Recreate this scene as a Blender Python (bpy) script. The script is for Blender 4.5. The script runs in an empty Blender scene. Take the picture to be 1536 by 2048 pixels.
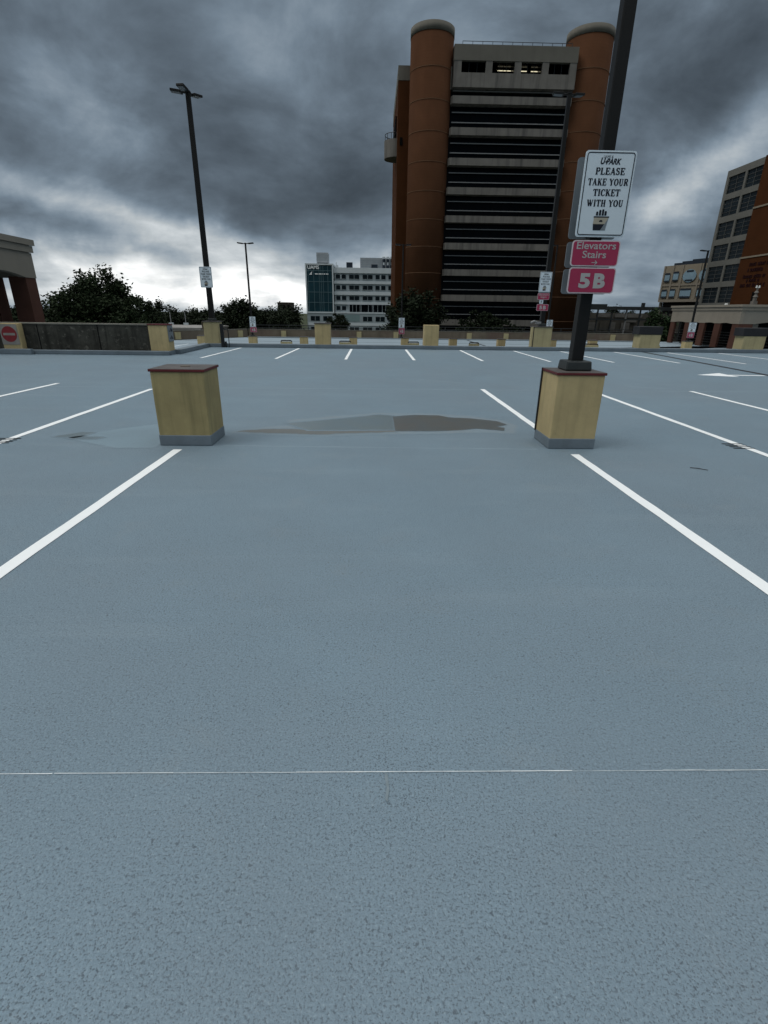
import bpy, bmesh, math, random
from mathutils import Vector, Matrix
random.seed(7)
R = math.radians
scene = bpy.context.scene
col = scene.collection

# ------------------------------------------------------------------ camera
cam_d = bpy.data.cameras.new("camera")
cam = bpy.data.objects.new("camera", cam_d)
col.objects.link(cam)
cam_d.sensor_fit = 'HORIZONTAL'
cam_d.sensor_width = 36.0
cam_d.lens = 36.0 * 1000.0 / 1536.0
cam_d.clip_start = 0.05
cam_d.clip_end = 5000.0
_d = Vector((-33.0, 2502.0, 1000.0)).normalized()          # nadir in (right, down, forward)
_v = Vector((-22.0, 0.0, 1000.0)); _v.y = -(_v.x * _d.x + _v.z * _d.z) / _d.y
_Y = _v.normalized(); _up = -_d
_X = _Y.cross(_up).normalized()
_m = Matrix((( _X.x, -_X.y, -_X.z, 0.0), (_Y.x, -_Y.y, -_Y.z, 0.0), (_up.x, -_up.y, -_up.z, 1.6), (0, 0, 0, 1)))
cam.matrix_world = _m
scene.camera = cam

# ------------------------------------------------------------------ exposure
vs = scene.view_settings
vs.view_transform = 'Standard'
vs.look = 'None'
vs.exposure = 0.0
vs.gamma = 1.0
scene.render.resolution_x = 768
scene.render.resolution_y = 1024

# ------------------------------------------------------------------ world: overcast sky
SUN_EL, SUN_AZ = R(52), R(-105)
world = bpy.data.worlds.new("World")
scene.world = world
world.use_nodes = True
nt = world.node_tree
nt.nodes.clear()


class NG:
    """tiny helper that chains math nodes"""
    def __init__(s, tree): s.t = tree
    def new(s, typ, **kw):
        n = s.t.nodes.new(typ)
        for k, v in kw.items(): setattr(n, k, v)
        return n
    def put(s, sock, v):
        if isinstance(v, bpy.types.NodeSocket): s.t.links.new(v, sock)
        else: sock.default_value = v
    def m(s, op, a, b=0.0, c=None, clamp=False):
        n = s.new('ShaderNodeMath', operation=op); n.use_clamp = clamp
        s.put(n.inputs[0], a); s.put(n.inputs[1], b)
        if c is not None: s.put(n.inputs[2], c)
        return n.outputs[0]
    def xyz(s, x, y, z):
        n = s.new('ShaderNodeCombineXYZ')
        s.put(n.inputs[0], x); s.put(n.inputs[1], y); s.put(n.inputs[2], z)
        return n.outputs[0]
    def noise(s, vec, scale, detail=6.0, rough=0.55, dist=0.0):
        n = s.new('ShaderNodeTexNoise')
        s.put(n.inputs['Vector'], vec); n.inputs['Scale'].default_value = scale
        n.inputs['Detail'].default_value = detail; n.inputs['Roughness'].default_value = rough
        n.inputs['Distortion'].default_value = dist
        return n.outputs['Fac']
    def ramp(s, fac, stops, interp='LINEAR'):
        n = s.new('ShaderNodeValToRGB'); s.put(n.inputs[0], fac)
        cr = n.color_ramp; cr.interpolation = interp
        while len(cr.elements) < len(stops): cr.elements.new(0.5)
        for e, (p, c) in zip(cr.elements, stops):
            e.position = p; e.color = (c, c, c, 1) if isinstance(c, (int, float)) else (c[0], c[1], c[2], 1)
        return n.outputs[0]
    def mix(s, fac, a, b, mode='MIX'):
        n = s.new('ShaderNodeMix', data_type='RGBA', blend_type=mode)
        s.put(n.inputs[0], fac)
        for sk, v in ((n.inputs[6], a), (n.inputs[7], b)):
            if isinstance(v, tuple): v = (v[0], v[1], v[2], 1)
            s.put(sk, v)
        return n.outputs[2]


g = NG(nt)
tc = g.new('ShaderNodeTexCoord')
sp = g.new('ShaderNodeSeparateXYZ'); nt.links.new(tc.outputs['Generated'], sp.inputs[0])
dx, dy, dz = sp.outputs
ay = g.m('MAXIMUM', g.m('ABSOLUTE', dy), 0.08)
u = g.m('DIVIDE', dx, ay)
v = g.m('DIVIDE', dz, ay)
zz = g.m('ADD', g.m('MAXIMUM', dz, 0.0), 0.20)
cloudp = g.xyz(g.m('DIVIDE', dx, zz), g.m('DIVIDE', dy, zz), 0.0)       # flat cloud deck overhead
n_big = g.noise(cloudp, 0.85, 7, 0.52, 0.25)
n_mid = g.noise(cloudp, 2.4, 7, 0.55, 0.2)
wv = g.xyz(u, v, 0.0)
w1 = g.m('MULTIPLY', g.m('SUBTRACT', g.noise(wv, 5.0, 5, 0.55), 0.5), 0.16)
w2 = g.m('MULTIPLY', g.m('SUBTRACT', g.noise(g.xyz(g.m('ADD', u, 7.3), v, 3.0), 5.0, 5, 0.55), 0.5), 0.10)
soft = g.noise(g.xyz(g.m('MULTIPLY', u, 1.0), g.m('MULTIPLY', v, 1.6), 5.0), 4.2, 8, 0.58, 0.3)
uu = g.m('ADD', u, w1)
vv = g.m('ADD', v, w2)
LOBES = [  # tan(azimuth), tan(elevation), size along, size across, tilt, strength: the masses of cloud
    (-0.08, 0.215, 0.22, 0.055, -8, -0.50),
    (-0.26, 0.235, 0.16, 0.05, -4, -0.22),
    (0.00, 0.165, 0.16, 0.03, -6, -0.30),
    (-0.60, 0.425, 0.20, 0.06, 5, -0.30),
    (-0.32, 0.34, 0.06, 0.10, 30, -0.30),
    (-0.50, 0.120, 0.18, 0.018, -10, -0.45),
    (-0.36, 0.100, 0.18, 0.018, -8, -0.35),
    (-0.47, 0.31, 0.10, 0.055, -25, 0.62),
    (-0.36, 0.255, 0.10, 0.03, -20, 0.35),
    (-0.20, 0.40, 0.10, 0.05, 40, 0.35),
    (0.20, 0.43, 0.30, 0.07, 0, 0.12),
    (-0.58, 0.175, 0.14, 0.025, -14, 0.75),
    (-0.36, 0.14, 0.14, 0.018, -14, 0.45),
    (-0.50, 0.060, 0.30, 0.040, -3, 0.95),
    (-0.25, 0.060, 0.20, 0.043, -4, 0.85),
    (-0.27, 0.095, 0.10, 0.025, -12, 0.7),
    (-0.40, 0.015, 0.40, 0.018, 0, 0.7),
    (0.00, 0.020, 0.25, 0.022, 0, 0.55),
    (0.00, 0.100, 0.10, 0.035, 30, 0.50),
    (0.60, 0.265, 0.15, 0.034, 40, 1.05),
    (0.51, 0.19, 0.07, 0.030, 35, 0.55),
    (0.62, 0.205, 0.16, 0.03, 42, 0.40),
    (0.50, 0.32, 0.14, 0.05, 38, -0.40),
    (0.46, 0.39, 0.22, 0.06, 10, -0.25),
    (0.62, 0.125, 0.16, 0.040, 15, -0.45),
    (0.50, 0.055, 0.22, 0.025, 4, 0.28),
]
acc = None
for (cu, cv, su, sv, rot, amp) in LOBES:
    c, s_ = math.cos(R(rot)), math.sin(R(rot))
    du = g.m('SUBTRACT', uu, cu); dv = g.m('SUBTRACT', vv, cv)
    a = g.m('MULTIPLY', g.m('ADD', g.m('MULTIPLY', du, c), g.m('MULTIPLY', dv, s_)), 1.0 / su)
    b = g.m('MULTIPLY', g.m('SUBTRACT', g.m('MULTIPLY', dv, c), g.m('MULTIPLY', du, s_)), 1.0 / sv)
    e = g.m('EXPONENT', g.m('MULTIPLY', g.m('ADD', g.m('MULTIPLY', a, a), g.m('MULTIPLY', b, b)), -0.5))
    e = g.m('MULTIPLY', e, amp)
    acc = e if acc is None else g.m('ADD', acc, e)
front = g.m('MULTIPLY', g.m('ADD', dy, 0.05), 6.0, clamp=True)
acc = g.m('MULTIPLY', acc, front)
tex = g.m('ADD', g.m('MULTIPLY', g.m('SUBTRACT', n_big, 0.5), 1.3), g.m('MULTIPLY', g.m('SUBTRACT', n_mid, 0.5), 1.3))
tex = g.m('ADD', tex, g.m('MULTIPLY', g.m('SUBTRACT', soft, 0.5), 2.25))
high = g.new('ShaderNodeMapRange', interpolation_type='SMOOTHSTEP')       # thinner cloud overhead
nt.links.new(dz, high.inputs[0]); high.inputs[1].default_value = 0.46; high.inputs[2].default_value = 0.80
high.inputs[3].default_value = 0.0; high.inputs[4].default_value = 1.95
expo = g.m('ADD', g.m('ADD', acc, tex), high.outputs[0])
lum = g.m('MULTIPLY', g.m('EXPONENT', expo), 0.175)
lum = g.m('MINIMUM', lum, 1.25)
tint = g.ramp(lum, [(0.0, (0.77, 1.0, 1.25)), (0.22, (0.77, 1.0, 1.24)), (0.5, (0.91, 1.0, 1.06)), (0.9, (0.98, 1.0, 1.0))])
vm = g.new('ShaderNodeVectorMath', operation='SCALE')
nt.links.new(tint, vm.inputs[0]); nt.links.new(g.m('MULTIPLY', lum, 10.0), vm.inputs['Scale'])
sky = g.new('ShaderNodeTexSky', sky_type='NISHITA')
sky.sun_disc = False
sky.sun_elevation = SUN_EL
sky.sun_rotation = SUN_AZ
skymix = g.mix(0.985, sky.outputs[0], vm.outputs[0])
bg = g.new('ShaderNodeBackground'); bg.inputs['Strength'].default_value = 0.1
nt.links.new(skymix, bg.inputs['Color'])
out = g.new('ShaderNodeOutputWorld'); nt.links.new(bg.outputs[0], out.inputs['Surface'])

# ------------------------------------------------------------------ sun behind cloud
sl = bpy.data.lights.new("sun", 'SUN'); sl.energy = 0.95; sl.angle = R(32); sl.color = (1.0, 0.97, 0.92)
sun = bpy.data.objects.new("sun", sl); col.objects.link(sun)
sd = Vector((math.sin(SUN_AZ) * math.cos(SUN_EL), math.cos(SUN_AZ) * math.cos(SUN_EL), math.sin(SUN_EL)))
sun.rotation_euler = sd.to_track_quat('Z', 'Y').to_euler()


# ------------------------------------------------------------------ materials
def mat(name, base, rough=0.7, var=0.15, vscale=3.0, spec=0.4, bump=0.0, bscale=40.0, metal=0.0, streak=None, extra=None, second=None):
    """principled material whose colour wanders with object-space noise; streak=(scale, depth) adds vertical runs"""
    m = bpy.data.materials.new(name); m.use_nodes = True
    t = m.node_tree; t.nodes.clear(); q = NG(t)
    o = q.new('ShaderNodeOutputMaterial'); p = q.new('ShaderNodeBsdfPrincipled')
    t.links.new(p.outputs[0], o.inputs[0])
    tcn = q.new('ShaderNodeTexCoord'); ob = tcn.outputs['Object']
    n1 = q.noise(ob, vscale, 6, 0.6)
    f = q.ramp(n1, [(0.3, 0.0), (0.7, 1.0)])
    dark = tuple(c * (1 - var) for c in base); lite = tuple(min(1, c * (1 + var)) for c in base)
    c = q.mix(f, dark, lite)
    if second:
        n3 = q.noise(ob, second[1], 5, 0.6, 0.5)
        c = q.mix(q.ramp(n3, [(second[2], 0.0), (second[2] + 0.12, 1.0)]), c, second[0])
    if streak:
        mp = q.new('ShaderNodeMapping'); t.links.new(ob, mp.inputs[0])
        mp.inputs['Scale'].default_value = (streak[0], streak[0], streak[0] * 0.06)
        n2 = q.noise(mp.outputs[0], 1.0, 5, 0.65)
        c = q.mix(q.m('MULTIPLY', q.ramp(n2, [(0.48, 0.0), (0.72, 1.0)]), streak[1]), c, streak[2] if len(streak) > 2 else (0.05, 0.045, 0.035))
    if extra: c = extra(q, ob, c)
    q.put(p.inputs['Base Color'], c)
    p.inputs['Roughness'].default_value = rough
    p.inputs['Specular IOR Level'].default_value = spec
    p.inputs['Metallic'].default_value = metal
    if bump:
        b = q.new('ShaderNodeBump'); b.inputs['Strength'].default_value = bump; b.inputs['Distance'].default_value = 0.01
        q.put(b.inputs['Height'], q.noise(ob, bscale, 4, 0.6)); t.links.new(b.outputs[0], p.inputs['Normal'])
    return m


def emat(name, colr, strength):
    m = bpy.data.materials.new(name); m.use_nodes = True
    p = m.node_tree.nodes['Principled BSDF']
    p.inputs['Base Color'].default_value = (*colr, 1)
    p.inputs['Emission Color'].default_value = (*colr, 1); p.inputs['Emission Strength'].default_value = strength
    return m


def floor_extra(q, ob, c):
    # grit of the textured coating: dark pits, pale grains with painted-in highlights, and broad worn lanes
    p1 = q.ramp(q.noise(ob, 84.0, 2, 0.7, 0.4), [(0.33, 1.0), (0.42, 0.0)])
    p2 = q.ramp(q.noise(ob, 150.0, 2, 0.6), [(0.36, 0.9), (0.45, 0.0)])
    dens = q.ramp(q.noise(ob, 1.1, 4, 0.6), [(0.25, 0.5), (0.7, 1.0)])
    pit = q.m('MULTIPLY', q.m('MAXIMUM', p1, p2), dens)
    c = q.mix(q.m('MULTIPLY', pit, 0.86), c, (0.03, 0.043, 0.058))
    p3 = q.ramp(q.noise(ob, 19.0, 2, 0.7, 0.3), [(0.21, 1.0), (0.25, 0.0)])
    c = q.mix(q.m('MULTIPLY', p3, 0.75), c, (0.02, 0.024, 0.03))
    n = q.noise(ob, 105.0, 3, 0.65)
    c = q.mix(q.ramp(n, [(0.30, 0.30), (0.55, 0.0)]), c, (0.09, 0.12, 0.15))
    c = q.mix(q.ramp(n, [(0.58, 0.0), (0.78, 0.45)]), c, (0.46, 0.55, 0.60))
    big = q.noise(ob, 0.32, 5, 0.6, 0.6)
    c = q.mix(q.ramp(big, [(0.35, 0.22), (0.62, 0.0)]), c, (0.16, 0.18, 0.20))
    mp = q.new('ShaderNodeMapping'); q.t.links.new(ob, mp.inputs[0]); mp.inputs['Scale'].default_value = (0.35, 3.0, 1.0)
    st = q.noise(mp.outputs[0], 1.0, 5, 0.6, 0.3)
    c = q.mix(q.ramp(st, [(0.55, 0.0), (0.80, 0.10)]), c, (0.40, 0.48, 0.52))
    mott = q.noise(ob, 2.3, 5, 0.65, 0.4)
    c = q.mix(q.ramp(mott, [(0.56, 0.0), (0.80, 0.16)]), c, (0.27, 0.27, 0.25))
    return c


M = {}
M['deck'] = mat('deck_coating', (0.180, 0.258, 0.314), 0.55, 0.05, 0.9, 0.42, 0.6, 75.0, extra=floor_extra)
M['lowdeck'] = mat('lower_deck_coating', (0.25, 0.315, 0.36), 0.6, 0.08, 0.5, 0.4)
M['slab'] = mat('slab_concrete', (0.2, 0.2, 0.19), 0.9, 0.2, 1.0)
M['kerb'] = mat('kerb_coating', (0.15, 0.185, 0.21), 0.65, 0.15, 2.0, 0.3)
M['line'] = mat('line_paint', (0.88, 0.91, 0.91), 0.6, 0.02, 6.0, 0.3, second=((0.76, 0.80, 0.82), 9.0, 0.66))
M['oldline'] = mat('worn_line_paint', (0.55, 0.60, 0.62), 0.6, 0.2, 20.0, 0.3)
M['faint'] = mat('faint_lap', (0.225, 0.295, 0.345), 0.6, 0.08, 8.0, 0.3)
M['ochre'] = mat('faded_ochre', (0.188, 0.238, 0.266), 0.6, 0.2, 30.0, 0.3)
M['joint'] = mat('joint_sealant', (0.022, 0.024, 0.028), 0.6, 0.2, 4.0, 0.3)


def pillar_extra(q, ob, c):
    v = q.noise(ob, 5.5, 6, 0.7, 0.3)
    c = q.mix(q.ramp(v, [(0.62, 0.0), (0.80, 0.35)]), c, (0.20, 0.17, 0.085))
    sc = q.noise(ob, 38.0, 3, 0.7)
    return q.mix(q.ramp(sc, [(0.72, 0.0), (0.80, 0.5)]), c, (0.08, 0.07, 0.045))


M['yellow'] = mat('yellow_paint', (0.47, 0.37, 0.19), 0.7, 0.13, 2.5, 0.3, 0.25, 30, streak=(11.0, 0.28, (0.2, 0.175, 0.085)), extra=pillar_extra)
M['yellow2'] = mat('old_yellow_paint', (0.35, 0.285, 0.135), 0.7, 0.16, 2.5, 0.3, 0.25, 30, streak=(9.0, 0.45, (0.13, 0.115, 0.055)), extra=pillar_extra)
M['pale'] = mat('pale_yellow_paint', (0.42, 0.36, 0.20), 0.75, 0.12, 1.5, 0.25, streak=(6.0, 0.35, (0.15, 0.12, 0.06)))
M['band'] = mat('grey_base_paint', (0.155, 0.19, 0.215), 0.6, 0.15, 4.0, 0.35, 0.2, 40)
M['redcap'] = mat('red_edge_paint', (0.105, 0.014, 0.016), 0.55, 0.25, 9.0, 0.35)
M['captop'] = mat('cap_membrane', (0.085, 0.075, 0.07), 0.55, 0.3, 5.0, 0.4)
M['rust'] = mat('brown_stain', (0.11, 0.085, 0.055), 0.6, 0.3, 30.0)
M['pole'] = mat('pole_metal', (0.011, 0.011, 0.0105), 0.5, 0.1, 3.0, 0.22)
M['polebase'] = mat('pole_base_metal', (0.022, 0.027, 0.027), 0.5, 0.2, 6.0, 0.45)
M['lens'] = mat('lamp_lens', (0.09, 0.10, 0.11), 0.3, 0.1, 10.0)
M['sign'] = mat('sign_white', (0.66, 0.74, 0.79), 0.45, 0.03, 3.0, 0.4)
M['signback'] = mat('sign_aluminium', (0.22, 0.25, 0.27), 0.45, 0.08, 5.0, 0.5, metal=0.3)
M['ink'] = mat('sign_ink', (0.010, 0.013, 0.022), 0.5, 0.1, 5.0, 0.3)
M['magenta'] = mat('sign_magenta', (0.36, 0.032, 0.085), 0.5, 0.06, 4.0, 0.35)
M['magenta2'] = mat('sign_magenta_faded', (0.33, 0.06, 0.115), 0.55, 0.1, 4.0, 0.35)
M['lettergrey'] = mat('sign_letter_grey', (0.42, 0.42, 0.41), 0.5, 0.05, 4.0, 0.35)
M['signedge'] = mat('sign_edge_pink', (0.60, 0.52, 0.54), 0.5, 0.05, 4.0, 0.35)
M['tan'] = mat('ticket_tan', (0.42, 0.38, 0.30), 0.5, 0.08, 8.0, 0.3)
M['signred'] = mat('sign_red', (0.20, 0.022, 0.026), 0.55, 0.15, 7.0, 0.3)
M['signdirty'] = mat('sign_dirty_white', (0.25, 0.235, 0.21), 0.6, 0.2, 4.0, 0.3)
M['wall'] = mat('mildewed_concrete', (0.050, 0.049, 0.041), 0.9, 0.5, 2.0, 0.2, 0.8, 14, streak=(4.5, 0.9, (0.010, 0.010, 0.008)), second=((0.13, 0.125, 0.105), 7.5, 0.58))
M['walltop'] = mat('wall_coping', (0.19, 0.18, 0.15), 0.9, 0.2, 2.0)
M['parapet'] = mat('parapet_concrete', (0.165, 0.135, 0.10), 0.9, 0.2, 0.6, 0.2, streak=(0.8, 0.5, (0.075, 0.06, 0.05)), second=((0.14, 0.10, 0.08), 0.3, 0.52))
M['rail'] = mat('dark_rail', (0.035, 0.036, 0.036), 0.5, 0.15, 3.0, 0.4)
M['blackmetal'] = mat('black_metal', (0.012, 0.013, 0.014), 0.5, 0.2, 6.0, 0.4)
M['capbox'] = mat('charcoal_box', (0.020, 0.020, 0.022), 0.6, 0.2, 3.0, 0.3)
# towers
def course_extra(q, ob, c):
    s3 = q.new('ShaderNodeSeparateXYZ'); q.put(s3.inputs[0], ob)
    wv_ = q.m('FRACT', q.m('MULTIPLY', s3.outputs[2], 2.5))
    c = q.mix(q.m('MULTIPLY', q.m('LESS_THAN', wv_, 0.16), 0.12), c, (0.03, 0.014, 0.008))
    n_ = q.noise(ob, 0.16, 5, 0.6)
    return q.mix(q.ramp(n_, [(0.5, 0.0), (0.75, 0.35)]), c, (0.055, 0.025, 0.012))
M['brick'] = mat('orange_brick', (0.078, 0.036, 0.019), 0.95, 0.10, 0.5, 0.05, streak=(0.5, 0.25, (0.05, 0.022, 0.011)), extra=course_extra)
M['brickdark'] = mat('dark_orange_brick', (0.075, 0.029, 0.012), 0.95, 0.12, 0.5, 0.05, streak=(0.5, 0.3, (0.03, 0.012, 0.006)), extra=course_extra)
M['brickjoint'] = mat('brick_joint', (0.15, 0.085, 0.05), 0.9, 0.1, 1.0, 0.1)
M['concrete'] = mat('band_concrete', (0.178, 0.167, 0.150), 0.9, 0.15, 0.5, 0.2, streak=(1.3, 0.75, (0.055, 0.055, 0.052)))
M['capconc'] = mat('cap_concrete', (0.152, 0.144, 0.122), 0.9, 0.1, 0.4, 0.2, streak=(0.6, 0.35, (0.09, 0.085, 0.07)))
M['glass'] = mat('dark_glass', (0.0025, 0.004, 0.006), 0.15, 0.5, 0.2, 0.05)
M['wall_letter'] = mat('dark_red_letter', (0.022, 0.006, 0.006), 0.6, 0.2, 1.0, 0.1)
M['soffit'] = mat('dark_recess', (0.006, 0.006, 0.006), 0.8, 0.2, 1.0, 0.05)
M['mullion'] = mat('mullion_metal', (0.26, 0.265, 0.265), 0.5, 0.1, 1.0, 0.4)
M['windowgrey'] = mat('window_frame_grey', (0.085, 0.088, 0.085), 0.5, 0.1, 1.0, 0.3)
M['tube'] = emat('fluorescent_tube', (1.0, 0.90, 0.62), 0.9)
M['white_panel'] = mat('white_panel', (0.60, 0.65, 0.67), 0.6, 0.06, 0.3, 0.3)
M['grey_panel'] = mat('grey_panel', (0.33, 0.38, 0.40), 0.6, 0.08, 0.3, 0.3)
M['teal_panel'] = mat('teal_panel', (0.20, 0.28, 0.285), 0.5, 0.08, 0.3, 0.4)
M['tealglass'] = mat('teal_glass', (0.012, 0.045, 0.058), 0.15, 0.4, 0.12, 0.25)
M['tealmullion'] = mat('teal_mullion', (0.10, 0.17, 0.19), 0.5, 0.1, 0.3, 0.4)
M['winglass'] = mat('window_glass', (0.010, 0.016, 0.020), 0.15, 0.5, 0.5, 0.10)
M['louver'] = mat('louver_metal', (0.33, 0.355, 0.375), 0.6, 0.08, 0.5, 0.4)
M['stucco'] = mat('beige_stucco', (0.262, 0.232, 0.188), 0.9, 0.08, 0.6, 0.2, streak=(0.7, 0.3, (0.17, 0.15, 0.125)))
M['stuccod'] = mat('darker_stucco', (0.235, 0.215, 0.18), 0.9, 0.08, 0.6, 0.2)  # darker copy of the beige stucco
M['redbrick'] = mat('red_brick', (0.088, 0.042, 0.031), 0.9, 0.15, 0.8, 0.15)
M['beige'] = mat('beige_precast', (0.26, 0.228, 0.175), 0.9, 0.08, 0.6, 0.2)
M['greyconc'] = mat('office_concrete', (0.165, 0.165, 0.15), 0.9, 0.1, 0.4, 0.2)
M['skyglass'] = mat('sky_tint_glass', (0.33, 0.46, 0.53), 0.25, 0.12, 0.6, 0.5, metal=0.5)  # pale blue base colour carries the reflected sky
M['bluedark'] = mat('dark_blue_roof', (0.018, 0.028, 0.042), 0.6, 0.2, 1.0, 0.3)
M['roofsteel'] = mat('roof_steel', (0.035, 0.04, 0.042), 0.6, 0.2, 0.6, 0.3)
M['walltan'] = mat('service_wall', (0.15, 0.14, 0.12), 0.9, 0.2, 0.5, 0.2)
M['trunkwall'] = mat('brown_render', (0.06, 0.052, 0.045), 0.9, 0.2, 0.5, 0.1)
M['palebox'] = mat('pale_unit', (0.26, 0.25, 0.235), 0.8, 0.2, 0.6, 0.2)
def stain(name, a, b, rough, fade=1.0):
    """the deck coating with a stain soaking out of it; the 'cover' attribute falls to nothing at the stain's rim"""
    keep = {}
    def ex(q, ob, c):
        c = floor_extra(q, ob, c)
        at = q.new('ShaderNodeAttribute'); at.attribute_name = 'cover'
        f = q.m('ADD', at.outputs['Fac'], q.m('MULTIPLY', q.m('SUBTRACT', q.noise(ob, 7.0, 5, 0.65), 0.5), 0.9))
        f = q.m('MULTIPLY', q.ramp(f, [(0.30, 0.0), (0.80, fade)]), q.ramp(at.outputs['Fac'], [(0.0, 0.0), (0.2, 1.0)]))
        keep['f'] = f
        n = q.noise(ob, 2.1, 6, 0.65, 0.5)
        return q.mix(f, c, q.mix(q.ramp(n, [(0.40, 0.0), (0.62, 1.0)]), a, b))
    m = mat(name, (0.180, 0.258, 0.314), 0.55, 0.05, 0.9, 0.42, 0.3, 75.0, extra=ex)
    q = NG(m.node_tree); p = next(n for n in m.node_tree.nodes if n.type == 'BSDF_PRINCIPLED')
    q.put(p.inputs['Roughness'], q.m('ADD', 0.55, q.m('MULTIPLY', keep['f'], rough - 0.55)))
    return m


M['damp'] = stain('damp_floor', (0.200, 0.280, 0.330), (0.185, 0.255, 0.30), 0.36)
M['puddle'] = stain('puddle_silt', (0.105, 0.122, 0.128), (0.118, 0.117, 0.107), 0.28)
M['puddle2'] = stain('puddle_film', (0.135, 0.180, 0.204), (0.145, 0.182, 0.195), 0.28)
M['silt'] = stain('silt_edge', (0.125, 0.137, 0.136), (0.14, 0.148, 0.142), 0.6)
M['halo'] = stain('dried_halo', (0.185, 0.245, 0.285), (0.19, 0.235, 0.265), 0.55)
M['bark'] = mat('bark', (0.05, 0.04, 0.03), 0.9, 0.3, 4.0, 0.2, 0.4, 12)
M['earth'] = mat('earth', (0.045, 0.055, 0.03), 0.95, 0.3, 0.02, 0.1, second=((0.09, 0.085, 0.07), 0.012, 0.55))
M['white'] = mat('white_cap', (0.6, 0.62, 0.6), 0.6, 0.1, 4.0)


def leaf_mat(name, a, b):
    m = bpy.data.materials.new(name); m.use_nodes = True
    t = m.node_tree; t.nodes.clear(); q = NG(t)
    o = q.new('ShaderNodeOutputMaterial'); p = q.new('ShaderNodeBsdfPrincipled')
    t.links.new(p.outputs[0], o.inputs[0])
    ge = q.new('ShaderNodeNewGeometry'); tcn = q.new('ShaderNodeTexCoord')
    n = q.noise(tcn.outputs['Object'], 0.5, 3, 0.6)
    f = q.m('ADD', q.m('MULTIPLY', ge.outputs['Random Per Island'], 0.6), q.m('MULTIPLY', n, 0.5), clamp=True)
    q.put(p.inputs['Base Color'], q.mix(f, a, b))
    p.inputs['Roughness'].default_value = 0.75; p.inputs['Specular IOR Level'].default_value = 0.15
    return m


M['leafA'] = leaf_mat('leaf_dark', (0.007, 0.012, 0.005), (0.026, 0.042, 0.016))
M['leafB'] = leaf_mat('leaf_black_green', (0.005, 0.009, 0.004), (0.018, 0.028, 0.012))
M['leafC'] = leaf_mat('leaf_mid', (0.010, 0.022, 0.009), (0.035, 0.06, 0.025))


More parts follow.
